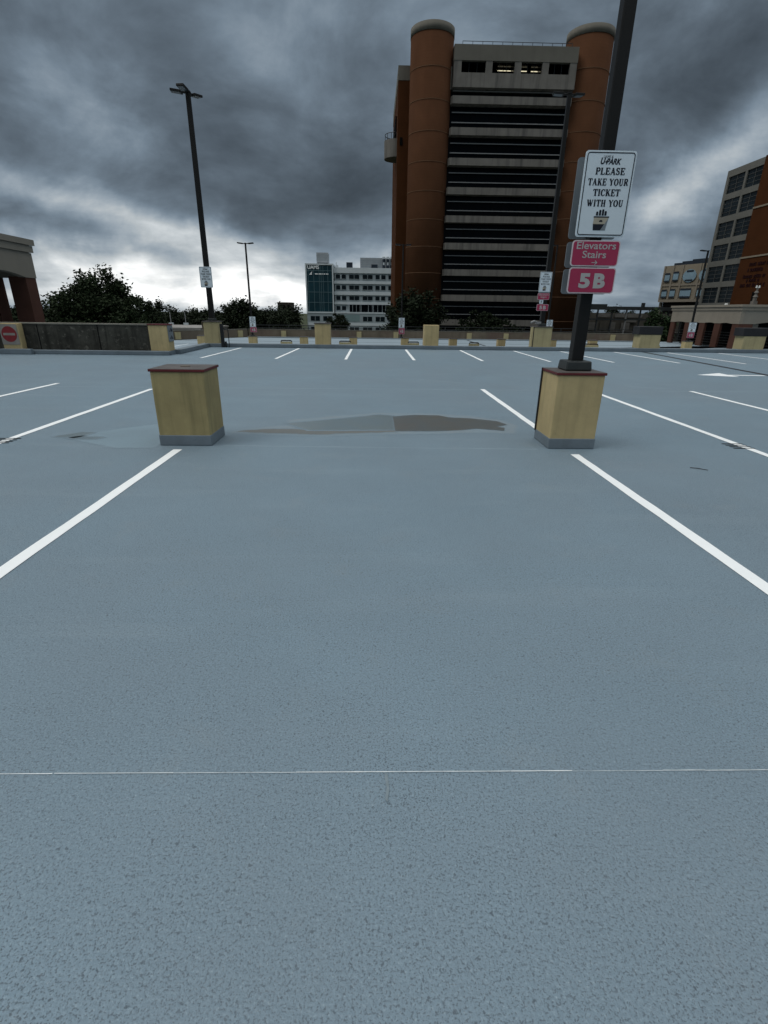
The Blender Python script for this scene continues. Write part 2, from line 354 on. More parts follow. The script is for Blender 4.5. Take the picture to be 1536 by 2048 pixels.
# ------------------------------------------------------------------ mesh helpers
class MB:
    def __init__(s): s.v = []; s.f = []; s.mi = []
    def poly(s, pts, mi=0):
        i = len(s.v); s.v += [tuple(p) for p in pts]; s.f.append(tuple(range(i, i + len(pts)))); s.mi.append(mi)
    def box(s, x0, x1, y0, y1, z0, z1, mi=0, taper=0.0):
        i = len(s.v); t = taper
        s.v += [(x0, y0, z0), (x1, y0, z0), (x1, y1, z0), (x0, y1, z0),
                (x0 + t, y0 + t, z1), (x1 - t, y0 + t, z1), (x1 - t, y1 - t, z1), (x0 + t, y1 - t, z1)]
        for f in ((3, 2, 1, 0), (4, 5, 6, 7), (0, 1, 5, 4), (1, 2, 6, 5), (2, 3, 7, 6), (3, 0, 4, 7)):
            s.f.append(tuple(i + k for k in f)); s.mi.append(mi)
    def cyl(s, cx, cy, z0, z1, r0, r1=None, n=32, caps=True, mi=0, a0=0.0, a1=2 * math.pi):
        r1 = r0 if r1 is None else r1; i = len(s.v); full = abs(a1 - a0 - 2 * math.pi) < 1e-6
        k = n if full else n + 1
        for z, r in ((z0, r0), (z1, r1)):
            for j in range(k):
                a = a0 + (a1 - a0) * j / n; s.v.append((cx + r * math.cos(a), cy + r * math.sin(a), z))
        for j in range(n):
            b = (j + 1) % k
            s.f.append((i + j, i + b, i + k + b, i + k + j)); s.mi.append(mi)
        if caps:
            s.f.append(tuple(i + k + j for j in range(k))); s.mi.append(mi)
            s.f.append(tuple(i + j for j in reversed(range(k)))); s.mi.append(mi)
    def tube(s, pts, r, n=8, mi=0):
        rs = r if isinstance(r, (list, tuple)) else [r] * len(pts)
        base = len(s.v); P = [Vector(p) for p in pts]
        for j, p in enumerate(P):
            d = (P[min(j + 1, len(P) - 1)] - P[max(j - 1, 0)]).normalized()
            a = d.cross(Vector((0, 0, 1)))
            if a.length < 1e-3: a = Vector((1, 0, 0))
            a.normalize(); b = d.cross(a).normalized()
            for k in range(n):
                th = 2 * math.pi * k / n
                s.v.append(tuple(p + (a * math.cos(th) + b * math.sin(th)) * rs[j]))
        for j in range(len(P) - 1):
            for k in range(n):
                k2 = (k + 1) % n
                s.f.append((base + j * n + k, base + j * n + k2, base + (j + 1) * n + k2, base + (j + 1) * n + k)); s.mi.append(mi)
        for j0, rev in ((0, True), (len(P) - 1, False)):
            r_ = [base + j0 * n + k for k in range(n)]
            s.f.append(tuple(reversed(r_)) if rev else tuple(r_)); s.mi.append(mi)
    def prism(s, pts2, plane, d0, d1, mi=0):
        """extrude a 2-D outline; plane 'xz' extrudes along y, 'xy' along z, 'yz' along x"""
        def P(a, b, d): return (a, d, b) if plane == 'xz' else ((a, b, d) if plane == 'xy' else (d, a, b))
        i = len(s.v); n = len(pts2)
        s.v += [P(a, b, d0) for a, b in pts2] + [P(a, b, d1) for a, b in pts2]
        s.f.append(tuple(i + k for k in range(n))); s.f.append(tuple(i + n + k for k in reversed(range(n)))); s.mi += [mi, mi]
        for k in range(n):
            k2 = (k + 1) % n
            s.f.append((i + k, i + n + k, i + n + k2, i + k2)); s.mi.append(mi)
    def map(s, fn): s.v = [tuple(fn(*p)) for p in s.v]; return s
    def mesh(s, name, mats):
        me = bpy.data.meshes.new(name); me.from_pydata(s.v, [], s.f)
        for m in mats: me.materials.append(m)
        me.polygons.foreach_set('material_index', s.mi)
        bm = bmesh.new(); bm.from_mesh(me); bmesh.ops.recalc_face_normals(bm, faces=bm.faces); bm.to_mesh(me); bm.free()
        return me
    def build(s, name, m, parent=None, bevel=0.0, smooth=False):
        mats = m if isinstance(m, (list, tuple)) else [m]
        o = bpy.data.objects.new(name, s.mesh(name, mats)); col.objects.link(o)
        if parent: o.parent = parent
        if bevel:
            b = o.modifiers.new('bevel', 'BEVEL'); b.width = bevel; b.segments = 2; b.limit_method = 'ANGLE'
        if smooth: o.data.shade_smooth()
        return o


def B(*a, **k):
    m = MB(); m.box(*a, **k); return m


def tag(o, label=None, cat=None, group=None, kind=None):
    if label: o['label'] = label
    if cat: o['category'] = cat
    if group: o['group'] = group
    if kind: o['kind'] = kind
    return o


def empty(name, loc=(0, 0, 0), label=None, cat=None, group=None):
    o = bpy.data.objects.new(name, None); o.empty_display_size = 0.3; o.location = loc; col.objects.link(o)
    return tag(o, label, cat, group)


def kids(o): return [c for c in bpy.data.objects if c.parent == o]


def copy_tree(o, parent=None):
    c = o.copy(); col.objects.link(c)
    if parent: c.parent = parent
    for ch in kids(o): copy_tree(ch, c)
    return c


def struct(o): return tag(o, kind='structure')


def rrect(x0, x1, z0, z1, r, n=5):
    pts = []
    for cx, cz, a in ((x1 - r, z1 - r, 0), (x0 + r, z1 - r, 90), (x0 + r, z0 + r, 180), (x1 - r, z0 + r, 270)):
        for k in range(n + 1):
            t = R(a + 90 * k / n); pts.append((cx + r * math.cos(t), cz + r * math.sin(t)))
    return pts


# ---- lettering -------------------------------------------------------------
def text_mesh(body, size, bold=0.0, shear=0.0, spacing=1.0):
    cu = bpy.data.curves.new('lettering', 'FONT'); cu.body = body; cu.size = size; cu.offset = bold; cu.shear = shear
    cu.space_character = spacing; cu.align_x = 'CENTER'; cu.resolution_u = 4
    o = bpy.data.objects.new('lettering', cu); col.objects.link(o)
    bpy.context.view_layer.update()
    me = bpy.data.meshes.new_from_object(o.evaluated_get(bpy.context.evaluated_depsgraph_get()))
    bpy.data.objects.remove(o); bpy.data.curves.remove(cu)
    return me


def text_into(mb, body, cx, z, width, height, y, bold=0.02, shear=0.0, mi=0, spacing=1.0, axis='x'):
    me = text_mesh(body, 1.0, bold, shear, spacing)
    xs = [v.co.x for v in me.vertices]; ys = [v.co.y for v in me.vertices]
    x0, x1, y0, y1 = min(xs), max(xs), min(ys), max(ys)
    i = len(mb.v)
    for v_ in me.vertices:
        X_ = cx + ((v_.co.x - x0) / (x1 - x0) - 0.5) * width; Z_ = z + (v_.co.y - y0) / (y1 - y0) * height
        mb.v.append((X_, y, Z_))
    for p in me.polygons:
        mb.f.append(tuple(i + k for k in p.vertices)); mb.mi.append(mi)
    bpy.data.meshes.remove(me)


K, n_ = 0.25, 0.125
def _arc(cx, cy, rx, ry, a0, a1, k=10): return [(cx + rx * math.cos(R(a0 + (a1 - a0) * j / k)), cy + ry * math.sin(R(a0 + (a1 - a0) * j / k))) for j in range(k + 1)]
def _sf(x, y, w=0.17): return (n_ * .8, [(x - w, y), (x + w, y)])
GLY = {  # roman capitals as pen strokes: (pen width, points)
    'P': (0.74, [(K, [(.2, 0), (.2, 1)]), (n_, [(.05, .965), (.45, .965)]), (K * .8, _arc(.42, .73, .24, .225, 85, -85)), (n_, [(.2, .5), (.45, .5)]), _sf(.2, .03)]),
    'L': (0.72, [(K, [(.2, 0), (.2, 1)]), _sf(.2, .97), (n_, [(.03, .035), (.66, .035)]), (n_, [(.65, .0), (.67, .28)])]),
    'E': (0.74, [(K, [(.2, 0), (.2, 1)]), (n_, [(.03, .965), (.66, .965)]), (n_, [(.65, 1), (.66, .75)]), (n_, [(.2, .52), (.5, .52)]), (n_, [(.5, .38), (.5, .66)]), (n_, [(.03, .035), (.68, .035)]), (n_, [(.67, 0), (.69, .28)])]),
    'A': (0.84, [(n_, [(.12, 0), (.42, 1)]), (K, [(.38, 1), (.68, 0)]), (n_, [(.2, .33), (.58, .33)]), _sf(.12, .03, .12), _sf(.68, .03, .15)]),
    'S': (0.64, [(n_, _arc(.31, .75, .2, .22, 20, 100, 6)), (K * .85, _arc(.31, .74, .2, .22, 100, 215, 6) + _arc(.31, .27, .21, .23, 50, -60, 6)), (n_, _arc(.31, .26, .22, .23, -60, -165, 6)), (n_, [(.53, 1), (.53, .72)]), (n_, [(.08, 0), (.08, .3)])]),
    'T': (0.76, [(K, [(.38, 0), (.38, 1)]), (n_, [(.04, .965), (.72, .965)]), (n_, [(.05, 1), (.04, .72)]), (n_, [(.71, 1), (.72, .72)]), _sf(.38, .03)]),
    'K': (0.84, [(K, [(.2, 0), (.2, 1)]), _sf(.2, .97), _sf(.2, .03), (n_, [(.25, .42), (.66, .97)]), (K, [(.38, .58), (.7, .02)]), _sf(.66, .97, .13), _sf(.7, .03, .13)]),
    'Y': (0.8, [(K, [(.12, .97), (.38, .48)]), (n_, [(.66, .97), (.4, .48)]), (K, [(.39, .5), (.39, 0)]), _sf(.12, .97, .14), _sf(.66, .97, .12), _sf(.39, .03)]),
    'O': (0.82, [(K, _arc(.39, .5, .3, .46, 125, 235)), (K, _arc(.39, .5, .3, .46, 55, -55)), (n_, _arc(.39, .5, .3, .47, 130, 50, 6)), (n_, _arc(.39, .5, .3, .47, -130, -50, 6))]),
    'U': (0.82, [(K, [(.2, .97), (.2, .3)]), (n_ * 1.3, _arc(.41, .3, .22, .27, 180, 360)), (n_, [(.63, .97), (.63, .3)]), _sf(.2, .97), _sf(.63, .97, .13)]),
    'R': (0.82, [(K, [(.2, 0), (.2, 1)]), (n_, [(.05, .965), (.45, .965)]), (K * .8, _arc(.42, .75, .23, .21, 85, -85)), (n_, [(.2, .53), (.45, .53)]), (K, [(.42, .52), (.7, .02)]), _sf(.2, .03), _sf(.72, .03, .1)]),
    'I': (0.42, [(K, [(.2, 0), (.2, 1)]), _sf(.2, .97), _sf(.2, .03)]),
    'C': (0.74, [(K, _arc(.39, .5, .28, .46, 125, 235)), (n_, _arc(.39, .5, .3, .47, 130, 35, 6)), (n_, _arc(.39, .5, .3, .47, -130, -35, 6)), (n_, [(.65, 1), (.65, .68)]), (n_, [(.65, .1), (.65, .25)])]),
    'W': (1.12, [(K, [(.12, .97), (.35, .02)]), (n_, [(.37, .02), (.55, .97)]), (K, [(.5, .97), (.74, .02)]), (n_, [(.76, .02), (.96, .97)]), _sf(.12, .97, .14), _sf(.52, .97, .12), _sf(.96, .97, .12)]),
    'H': (0.86, [(K, [(.2, 0), (.2, 1)]), (K, [(.65, 0), (.65, 1)]), (n_, [(.2, .5), (.65, .5)]), _sf(.2, .97), _sf(.2, .03), _sf(.65, .97), _sf(.65, .03)]),
    ' ': (0.42, []),
}


def serif_into(mb, body, cx, z, width, height, y, mi=0):
    tot = sum(GLY[c][0] + .06 for c in body); sx = width / tot; x = cx - width / 2; off = 0.0
    for c in body:
        w, strokes = GLY[c]
        for pen, pts in strokes:
            off += 0.00002
            L, Rr = [], []
            for j, (a, b) in enumerate(pts):
                p0 = pts[max(j - 1, 0)]; p1 = pts[min(j + 1, len(pts) - 1)]
                tx, tz = p1[0] - p0[0], p1[1] - p0[1]; ll = math.hypot(tx, tz) or 1
                nx, nz = -tz / ll * pen / 2, tx / ll * pen / 2
                L.append((x + (a + nx) * sx, y - off, z + (b + nz) * height)); Rr.append((x + (a - nx) * sx, y - off, z + (b - nz) * height))
            for j in range(len(pts) - 1): mb.poly([L[j], L[j + 1], Rr[j + 1], Rr[j]], mi)
        x += (w + .06) * sx


# ------------------------------------------------------------------ SETTING: ground and decks
gm = MB(); gm.poly([(-2500, -2500, -9), (2500, -2500, -9), (2500, 2500, -9), (-2500, 2500, -9)])
struct(gm.build('ground', M['earth']))
dm = MB()
dm.poly([(-40, -14, 0), (42, -14, 0), (42, 24.9, 0), (-7.95, 24.9, 0), (-7.95, 20.15, 0), (-40, 20.15, 0)])
struct(dm.build('parking_deck', M['deck']))
de = MB()
de.box(-40, 42, -14, 20.15, -0.5, -0.004); de.box(-7.95, 42, 20.152, 24.9, -0.5, -0.004)
struct(de.build('deck_slab', M['slab']))
ld = MB(); ld.poly([(-60, 20.4, -1.5), (60, 20.4, -1.5), (60, 67.2, -1.5), (-15.5, 67.2, -1.5), (-60, 5, -1.5)])
struct(ld.build('lower_deck', M['lowdeck']))
struct(B(-60, 60, 20.4, 67.2, -2.2, -1.55).build('lower_deck_slab', M['slab']))
lj = MB()
for Yj, w in ((57.6, 0.16), (51.9, 0.12)): lj.box(-30, 45, Yj, Yj + w, -1.5, -1.494)
lj.poly([(11.40, 50, -1.493), (11.62, 50, -1.493), (11.75, 64.8, -1.493), (11.5, 64.8, -1.493)])
struct(lj.build('lower_deck_joint', M['joint']))
far_strip = B(-15.5, 36, 65.4, 66.8, -1.5, -1.42)
struct(far_strip.build('lower_kerb', M['kerb']))

# kerbs along the edge of the upper deck
kb = MB(); kb.box(-7.9, 42, 24.5, 24.92, 0.002, 0.165)
struct(kb.build('edge_kerb', M['kerb'], bevel=0.02))
ks = MB(); ks.prism([(-7.75, 20.4), (-7.42, 20.4), (-7.55, 24.49), (-7.9, 24.49)], 'xy', 0.002, 0.165)
struct(ks.build('side_kerb', M['kerb'], bevel=0.02))
kw = B(-40, -7.57, 19.62, 19.86, 0.002, 0.15)
struct(kw.build('wall_kerb', M['kerb'], bevel=0.02))


# painted markings, each line a sheet 4 mm above the coating, with slightly uneven edges
def stripe(name, x0, y0, x1, y1, w, m, z=0.004, wob=0.004, step=0.25):
    mb = MB(); L = math.hypot(x1 - x0, y1 - y0); k = max(2, int(L / step)); tx, ty = (x1 - x0) / L, (y1 - y0) / L
    rows = []
    for j in range(k + 1):
        t = j / k; cx, cy = x0 + (x1 - x0) * t, y0 + (y1 - y0) * t
        a = w / 2 + random.uniform(-wob, wob); b = w / 2 + random.uniform(-wob, wob)
        rows.append(((cx - ty * a, cy + tx * a, z), (cx + ty * b, cy - tx * b, z)))
    for j in range(k): mb.poly([rows[j][0], rows[j][1], rows[j + 1][1], rows[j + 1][0]])
    return struct(mb.build(name, m))


W = 0.105
stripe('parking_line', -2.42, 0.6, -2.39, 6.04, W, M['line'])
stripe('parking_line', 2.52, 0.6, 2.487, 5.93, W, M['line'])
stripe('parking_line', 2.485, 6.82, 2.487, 11.52, W, M['line'])
stripe('parking_line', 4.90, 0.8, 4.937, 11.55, W, M['line'])
stripe('parking_line', 7.36, 0.8, 7.283, 11.52, W, M['line'])
stripe('parking_line', 9.75, 0.8, 9.75, 11.5, W, M['line'])
stripe('parking_line', -4.70, 0.8, -4.765, 11.1, W, M['line'])
stripe('parking_line', -7.24, 0.8, -7.179, 11.83, W, M['line'])
stripe('parking_line', -9.65, 0.8, -9.65, 11.8, W, M['line'])
for x0, x1 in ((-6.03, -6.14), (-3.40, -3.48), (-0.985, -0.975), (1.52, 1.495), (4.04, 3.98), (6.54, 6.45), (8.73, 8.78), (11.24, 11.2), (13.75, 13.66), (16.2, 16.15), (18.7, 18.65)):
    stripe('parking_line', x1, 18.75, x0, 24.2, W, M['line'])
for x in [-20.5 + 2.48 * k for k in range(6)]:
    mb = B(x, x + .12, 41.5, 51.7, -1.5, -1.496); struct(mb.build('parking_line', M['line']))
am = MB()
am.prism([(9.53, 14.93), (10.52, 15.47), (10.50, 15.03), (11.52, 14.99), (11.52, 14.84), (10.50, 14.88), (10.49, 14.52)], 'xy', 0.0005, 0.004)
struct(am.build('arrow_marking', M['line']))
stripe('expansion_joint', 10.5, 4.0, 12.73, 24.4, 0.19, M['joint'], 0.006, 0.006)
# thin chalk line across the near deck, broken where it has worn off, and faint lap marks of the coating
x = -1.9
while x < 2.1:
    L = random.uniform(0.08, 0.5); yy = 1.381 - 0.0038 * (x + 1.37) + random.uniform(-.001, .001)
    if random.random() < 0.93: stripe('chalk_line', x, yy, x + L, yy - 0.0038 * L, random.choice((0.0016, 0.0022, 0.0030)), M['line'] if random.random() < .6 else M['oldline'], 0.004, 0.0005, 0.05)
    x += L + random.choice((0.0, 0.0, 0.0, 0.006))
x = 0.35
while x < 1.5:
    L = random.uniform(0.02, 0.10); stripe('chalk_line', x, 1.397, x + L, 1.394, 0.0009, M['faint'], 0.0045, 0.0003, 0.05); x += L + random.uniform(.03, .12)
om = MB(); pts = [(0.052, 1.375), (0.062, 1.36), (0.065, 1.30), (0.058, 1.25), (0.05, 1.262), (0.056, 1.31), (0.05, 1.35)]
om.prism(pts, 'xy', 0.0006, 0.004); struct(om.build('old_paint_mark', M['ochre']))
stripe('coating_lap', -12, 11.25, 14, 11.62, 0.05, M['faint'], 0.0007, 0.012, 0.4)
stripe('coating_lap', -1.9, 6.26, 2.1, 6.17, 0.03, M['faint'], 0.0007, 0.010, 0.2)
for xa, ya, xb, yb in ((6.2, 12.3, 6.9, 11.9), (8.2, 17.6, 10.3, 17.0), (5.2, 16.0, 6.0, 15.2), (1.2, 13.2, 2.2, 12.6)):
    stripe('coating_lap', xa, ya, xb, yb, 0.06, M['faint'], 0.0007, 0.02, 0.15)


def blob(name, pts, m, z, amp=0.03, rim=0.07):
    """a stain's outline, its edge roughened"""
    out = []
    for k in range(len(pts)):
        a, b = pts[k], pts[(k + 1) % len(pts)]; L = math.hypot(b[0] - a[0], b[1] - a[1]); s_ = max(1, int(L / 0.06))
        for j in range(s_):
            t = j / s_; out.append((a[0] + (b[0] - a[0]) * t + random.uniform(-amp, amp), a[1] + (b[1] - a[1]) * t + random.uniform(-amp, amp) * 0.7))
    n = len(out); inner = []
    area = sum(out[k][0] * out[(k + 1) % n][1] - out[(k + 1) % n][0] * out[k][1] for k in range(n)); sg = 1 if area > 0 else -1
    outer = []
    for k in range(n):
        a, b = Vector(out[k - 2]), Vector(out[(k + 2) % n]); t_ = (b - a).normalized(); nn = Vector((t_.y, -t_.x)) * sg
        outer.append(Vector(out[k]) + nn * rim)
    mb = MB(); mb.poly([(x_, y_, z) for x_, y_ in out])
    for k in range(n):
        k2 = (k + 1) % n
        mb.poly([(outer[k].x, outer[k].y, z), (outer[k2].x, outer[k2].y, z), (out[k2][0], out[k2][1], z), (out[k][0], out[k][1], z)])
    o = mb.build(name, m)
    at = o.data.attributes.new('cover', 'FLOAT', 'POINT')
    vals = [1.0] * n + [0.0, 0.0, 1.0, 1.0] * n
    at.data.foreach_set('value', vals)
    return struct(o)


blob('silt_stain', [(-1.95, 7.02), (-1.3, 6.93), (-0.7, 6.88), (0.0, 7.0), (0.9, 7.08), (1.6, 7.16), (2.02, 7.12), (2.16, 7.6), (2.05, 7.95), (1.6, 8.3), (0.9, 8.5), (0.1, 8.5), (-0.7, 8.15), (-1.3, 7.85), (-1.1, 7.5), (-1.6, 7.3)], M['halo'], 0.0013, 0.02, 0.12)
blob('silt_stain', [(-1.9, 7.07), (-1.4, 7.0), (-0.75, 6.93), (-0.2, 7.05), (0.3, 7.12), (0.32, 7.45), (-0.3, 7.3), (-0.9, 7.2), (-1.5, 7.22)], M['silt'], 0.0023, 0.025)
blob('puddle', [(-1.25, 7.62), (-0.9, 7.2), (-0.2, 7.24), (0.45, 7.3), (0.45, 8.2), (0.12, 8.36), (-0.15, 8.2), (-0.6, 7.95)], M['puddle2'], 0.0031, 0.015, 0.09)
blob('puddle', [(0.335, 7.16), (0.9, 7.18), (1.3, 7.26), (1.55, 7.38), (1.93, 7.24), (1.98, 7.42), (1.88, 7.52), (2.08, 7.66), (1.98, 7.92), (1.6, 8.12), (1.25, 8.2), (1.1, 8.36), (0.7, 8.38), (0.338, 8.24)], M['puddle'], 0.0041, 0.006, 0.018)
blob('damp_patch', [(-4.1, 6.72), (-3.7, 6.45), (-3.2, 6.14), (-2.75, 6.15), (-2.72, 7.1), (-3.2, 7.5), (-3.7, 7.05)], M['damp'], 0.0013, 0.02)
blob('damp_patch', [(-4.24, 6.68), (-3.98, 6.66), (-3.86, 6.9), (-4.02, 6.92)], M['puddle2'], 0.0023, 0.012)
blob('damp_patch', [(-4.0, 6.58), (-3.66, 6.56), (-3.6, 6.64), (-3.9, 6.66)], M['puddle2'], 0.0023, 0.008)


# floor drains let into the deck under the outer lines
def drain(cx, cy, label):
    r = empty('floor_drain', (cx, cy, 0), label, 'floor drain', 'slotted floor drains in the parking deck')
    for k in range(4):
        w = B(-.15, .13, -.125 + .078 * k, -.102 + .078 * k, .0045, .0075); w.build('grate_bar', M['blackmetal'], r)


drain(4.87, 6.40, 'slotted floor drain across the white line right of the sign pole pillar')
drain(-4.74, 6.42, 'slotted floor drain across the white line at the left edge of the photo')
stk = MB(); stk.tube([(3.60, 5.38, .006), (3.66, 5.335, .012), (3.75, 5.285, .006)], [.004, .005, .003], 6)
tag(stk.build('twig', M['blackmetal']), 'thin dark twig lying on the bare deck right of the sign pole pillar', 'twig')


# ------------------------------------------------------------------ pillars of the upper deck
def near_pillar(name, x0, x1, y0, y1, h, paint, label):
    cx, cy = (x0 + x1) / 2, (y0 + y1) / 2; a, b = (x1 - x0) / 2, (y1 - y0) / 2
    r = empty(name, (cx, cy, 0), label, 'concrete pillar', 'yellow pillars of the upper deck')
    B(-a, a, -b, b, 0.10, h).build('shaft', paint, r, bevel=0.012)
    bm_ = MB(); bm_.box(-a - .006, a + .006, -b - .006, b + .006, 0.001, 0.135); bm_.build('base_band', M['band'], r, bevel=0.01)
    c = MB(); c.box(-a - .014, a + .014, -b - .014, b + .014, h, h + .028)
    c.build('cap', M['redcap'], r, bevel=0.004)
    t = B(-a - .010, a + .010, -b - .010, b + .010, h + .0282, h + .032); t.build('cap_top', M['captop'], r)
    return r


lp = near_pillar('concrete_pillar', -2.675, -2.035, 6.24, 6.83, 0.905, M['yellow2'], 'squat yellow pillar with red-edged cap and no pole, left of the puddle')
hole = MB(); hole.cyl(0.0, 0.03, 0.937, 0.943, 0.06, n=20); hole.build('bolt_plate', M['rust'], lp)
rp = near_pillar('concrete_pillar', 2.25, 2.835, 6.21, 6.80, 0.915, M['yellow'], 'squat yellow pillar with red-edged cap carrying the nearest sign pole')
cd = MB(); cd.tube([(-.305, .27, .95), (-.305, .27, .12)], .012, 8); cd.build('conduit', M['blackmetal'], rp)


def far_pillar(cx, w, h, label, paint=None, capbox=False, rimmed=True):
    r = empty('concrete_pillar', (cx, 24.85, 0), label, 'concrete pillar', 'yellow pillars of the upper deck')
    a = w / 2
    B(-a, a, -.3, .34, 0.1, h).build('shaft', paint or M['pale'], r, bevel=0.012)
    B(-a - .006, a + .006, -.306, .346, 0.002, 0.17).build('base_band', M['kerb'], r, bevel=0.01)
    if capbox:
        B(-a - .10, a + .03, -.32, .36, h, h + .36).build('cap_box', M['capbox'], r, bevel=0.02)
    elif rimmed:
        B(-a - .03, a + .03, -.33, .37, h, h + .035).build('cap', M['captop'], r)
    return r


fpA = far_pillar(-7.42, 0.68, 1.09, 'yellow pillar at the deck corner carrying the tall pole on the left')
B(-.40, -.36, -.31, .3, .75, 1.1).build('corner_strip', M['rust'], fpA)
far_pillar(-2.33, 0.70, 1.07, 'plain yellow pillar on the far kerb in front of the white office block', M['yellow'])
far_pillar(2.72, 0.68, 1.07, 'plain yellow pillar on the far kerb with no dark cap, left of the brick tower centre', M['yellow'], rimmed=False)
fpD = far_pillar(7.92, 0.84, 1.04, 'yellow pillar on the far kerb carrying the pole with white and red signs')
s_ = MB(); s_.tube([(-.5, -.25, 1.05), (-.5, -.25, .25), (-.58, -.3, .2), (-.58, -.3, .02)], .028, 8); s_.build('pipe', M['pale'], fpD)
s_ = MB(); s_.tube([(-.44, -.28, 1.05), (-.44, -.28, .02)], .02, 8); s_.build('conduit', M['blackmetal'], fpD)
far_pillar(13.02, 0.98, 0.77, 'yellow pillar with a charcoal box on top, left of the two on the far kerb', capbox=True)
far_pillar(18.0, 1.06, 0.76, 'yellow pillar with a charcoal box on top, at the right edge of the photo', capbox=True)
# black pipe stand beside the corner pillar
ps = empty('pipe_stand', (-6.9, 24.42, 0), 'black pipe and thin rail standing right of the corner pillar', 'pipe stand')
t = MB(); t.box(-.07, .07, -.06, .06, .001, 1.02); t.build('post', M['blackmetal'], ps)
t = MB(); t.tube([(.02, 0, .78), (.26, 0, .80), (.28, 0, .76), (.28, 0, .001)], .022, 8); t.build('hoop', M['blackmetal'], ps)
t = MB(); t.box(.10, .17, -.04, .04, .001, .26); t.build('valve', M['blackmetal'], ps)


# ------------------------------------------------------------------ light poles
def light_pole(x, y, z0, ztop, w, label, heads, base=True, scale=1.0):
    """square tapered pole with flat lamp heads; heads = yaw angles"""
    r = empty('light_pole', (x, y, z0), label, 'light pole', 'lamp poles on the parking decks')
    H_ = ztop - z0
    p = MB(); p.box(-w / 2, w / 2, -w / 2, w / 2, 0.02, H_, taper=w * 0.12); p.build('pole', M['pole'], r, bevel=0.012)
    if base:
        b = MB(); b.box(-.165, .165, -.16, .16, 0.001, 0.115, taper=.012); b.build('base_cover', M['polebase'], r, bevel=0.015)
    B(-w * .45, w * .45, -w * .45, w * .45, H_, H_ + .05).build('top_cap', M['pole'], r)
    for a in heads:
        h = MB(); h.box(.07, .24, -.03, .03, -.03, .03); h.box(.22, .66, -.15, .15, -.045, .035)
        ho = h.build('lamp_head', M['pole'], r, bevel=0.01); ho.location = (0, 0, H_ - .02); ho.rotation_euler = (0, R(-6), R(a))
        l = MB(); l.box(.28, .62, -.12, .12, -.052, -.046); lo = l.build('lens', M['lens'], ho)
    return r


gp = light_pole(2.565, 6.54, 0.95, 9.7, 0.148, 'dark square pole rising from the near right pillar past the top of the photo', (80, 200, 320))
pA = light_pole(-7.44, 24.95, 1.13, 9.66, 0.22, 'tall dark pole with three lamp heads above the corner pillar on the left', (262, 185, 62), True)
pD = light_pole(7.93, 24.95, 1.08, 9.9, 0.20, 'tall pole with lamp heads in front of the brick tower bands', (170, 20))
fl = MB(); fl.box(-.30, -.06, -.1, .06, .10, .2); fl.tube([(-.55, -.12, .15), (-.4, -.1, .22), (-.28, -.06, .18)], .045, 8); fl.build('floodlight', M['mullion'], pD)
pB = light_pole(-10.55, 46.75, -0.5, 6.72, 0.16, 'thin pole with two lamp heads on the lower deck, in front of the distant woods', (0, 180))
pC = light_pole(2.5, 46.75, -0.5, 6.8, 0.14, 'thin pole on the lower deck in front of the dark round tree', (0, 180))
pE = light_pole(15.4, 46.75, -0.5, 6.95, 0.12, 'thin pole seen against the right brick cylinder of the tower', (180,))
pF = light_pole(28.25, 46.75, -0.55, 6.72, 0.16, 'thin pole with one lamp head in front of the right hand office building', (180,))


# ------------------------------------------------------------------ signs
def flat_sign(name, x0, x1, z0, z1, y, label, face, edge, group=None, r=0.03, cat='sign', back=True):
    o = empty(name, ((x0 + x1) / 2, y, z0), label, cat, group)
    w = (x1 - x0) / 2; h = z1 - z0
    p = MB(); p.prism(rrect(-w, w, 0, h, r), 'xz', 0, 0.012); p.build('panel', edge, o)
    f = MB(); f.prism(rrect(-w + .012, w - .012, .012, h - .012, r * .8), 'xz', -0.002, 0.001); f.build('face', face, o)
    return o, w, h


def ring(mb, w, h, inset, t, r, y, mi=0):
    a = rrect(-w + inset, w - inset, inset, h - inset, r); b = rrect(-w + inset + t, w - inset - t, inset + t, h - inset - t, max(r - t, .004))
    for k in range(len(a)):
        k2 = (k + 1) % len(a); mb.poly([(a[k][0], y, a[k][1]), (a[k2][0], y, a[k2][1]), (b[k2][0], y, b[k2][1]), (b[k][0], y, b[k][1])], mi)


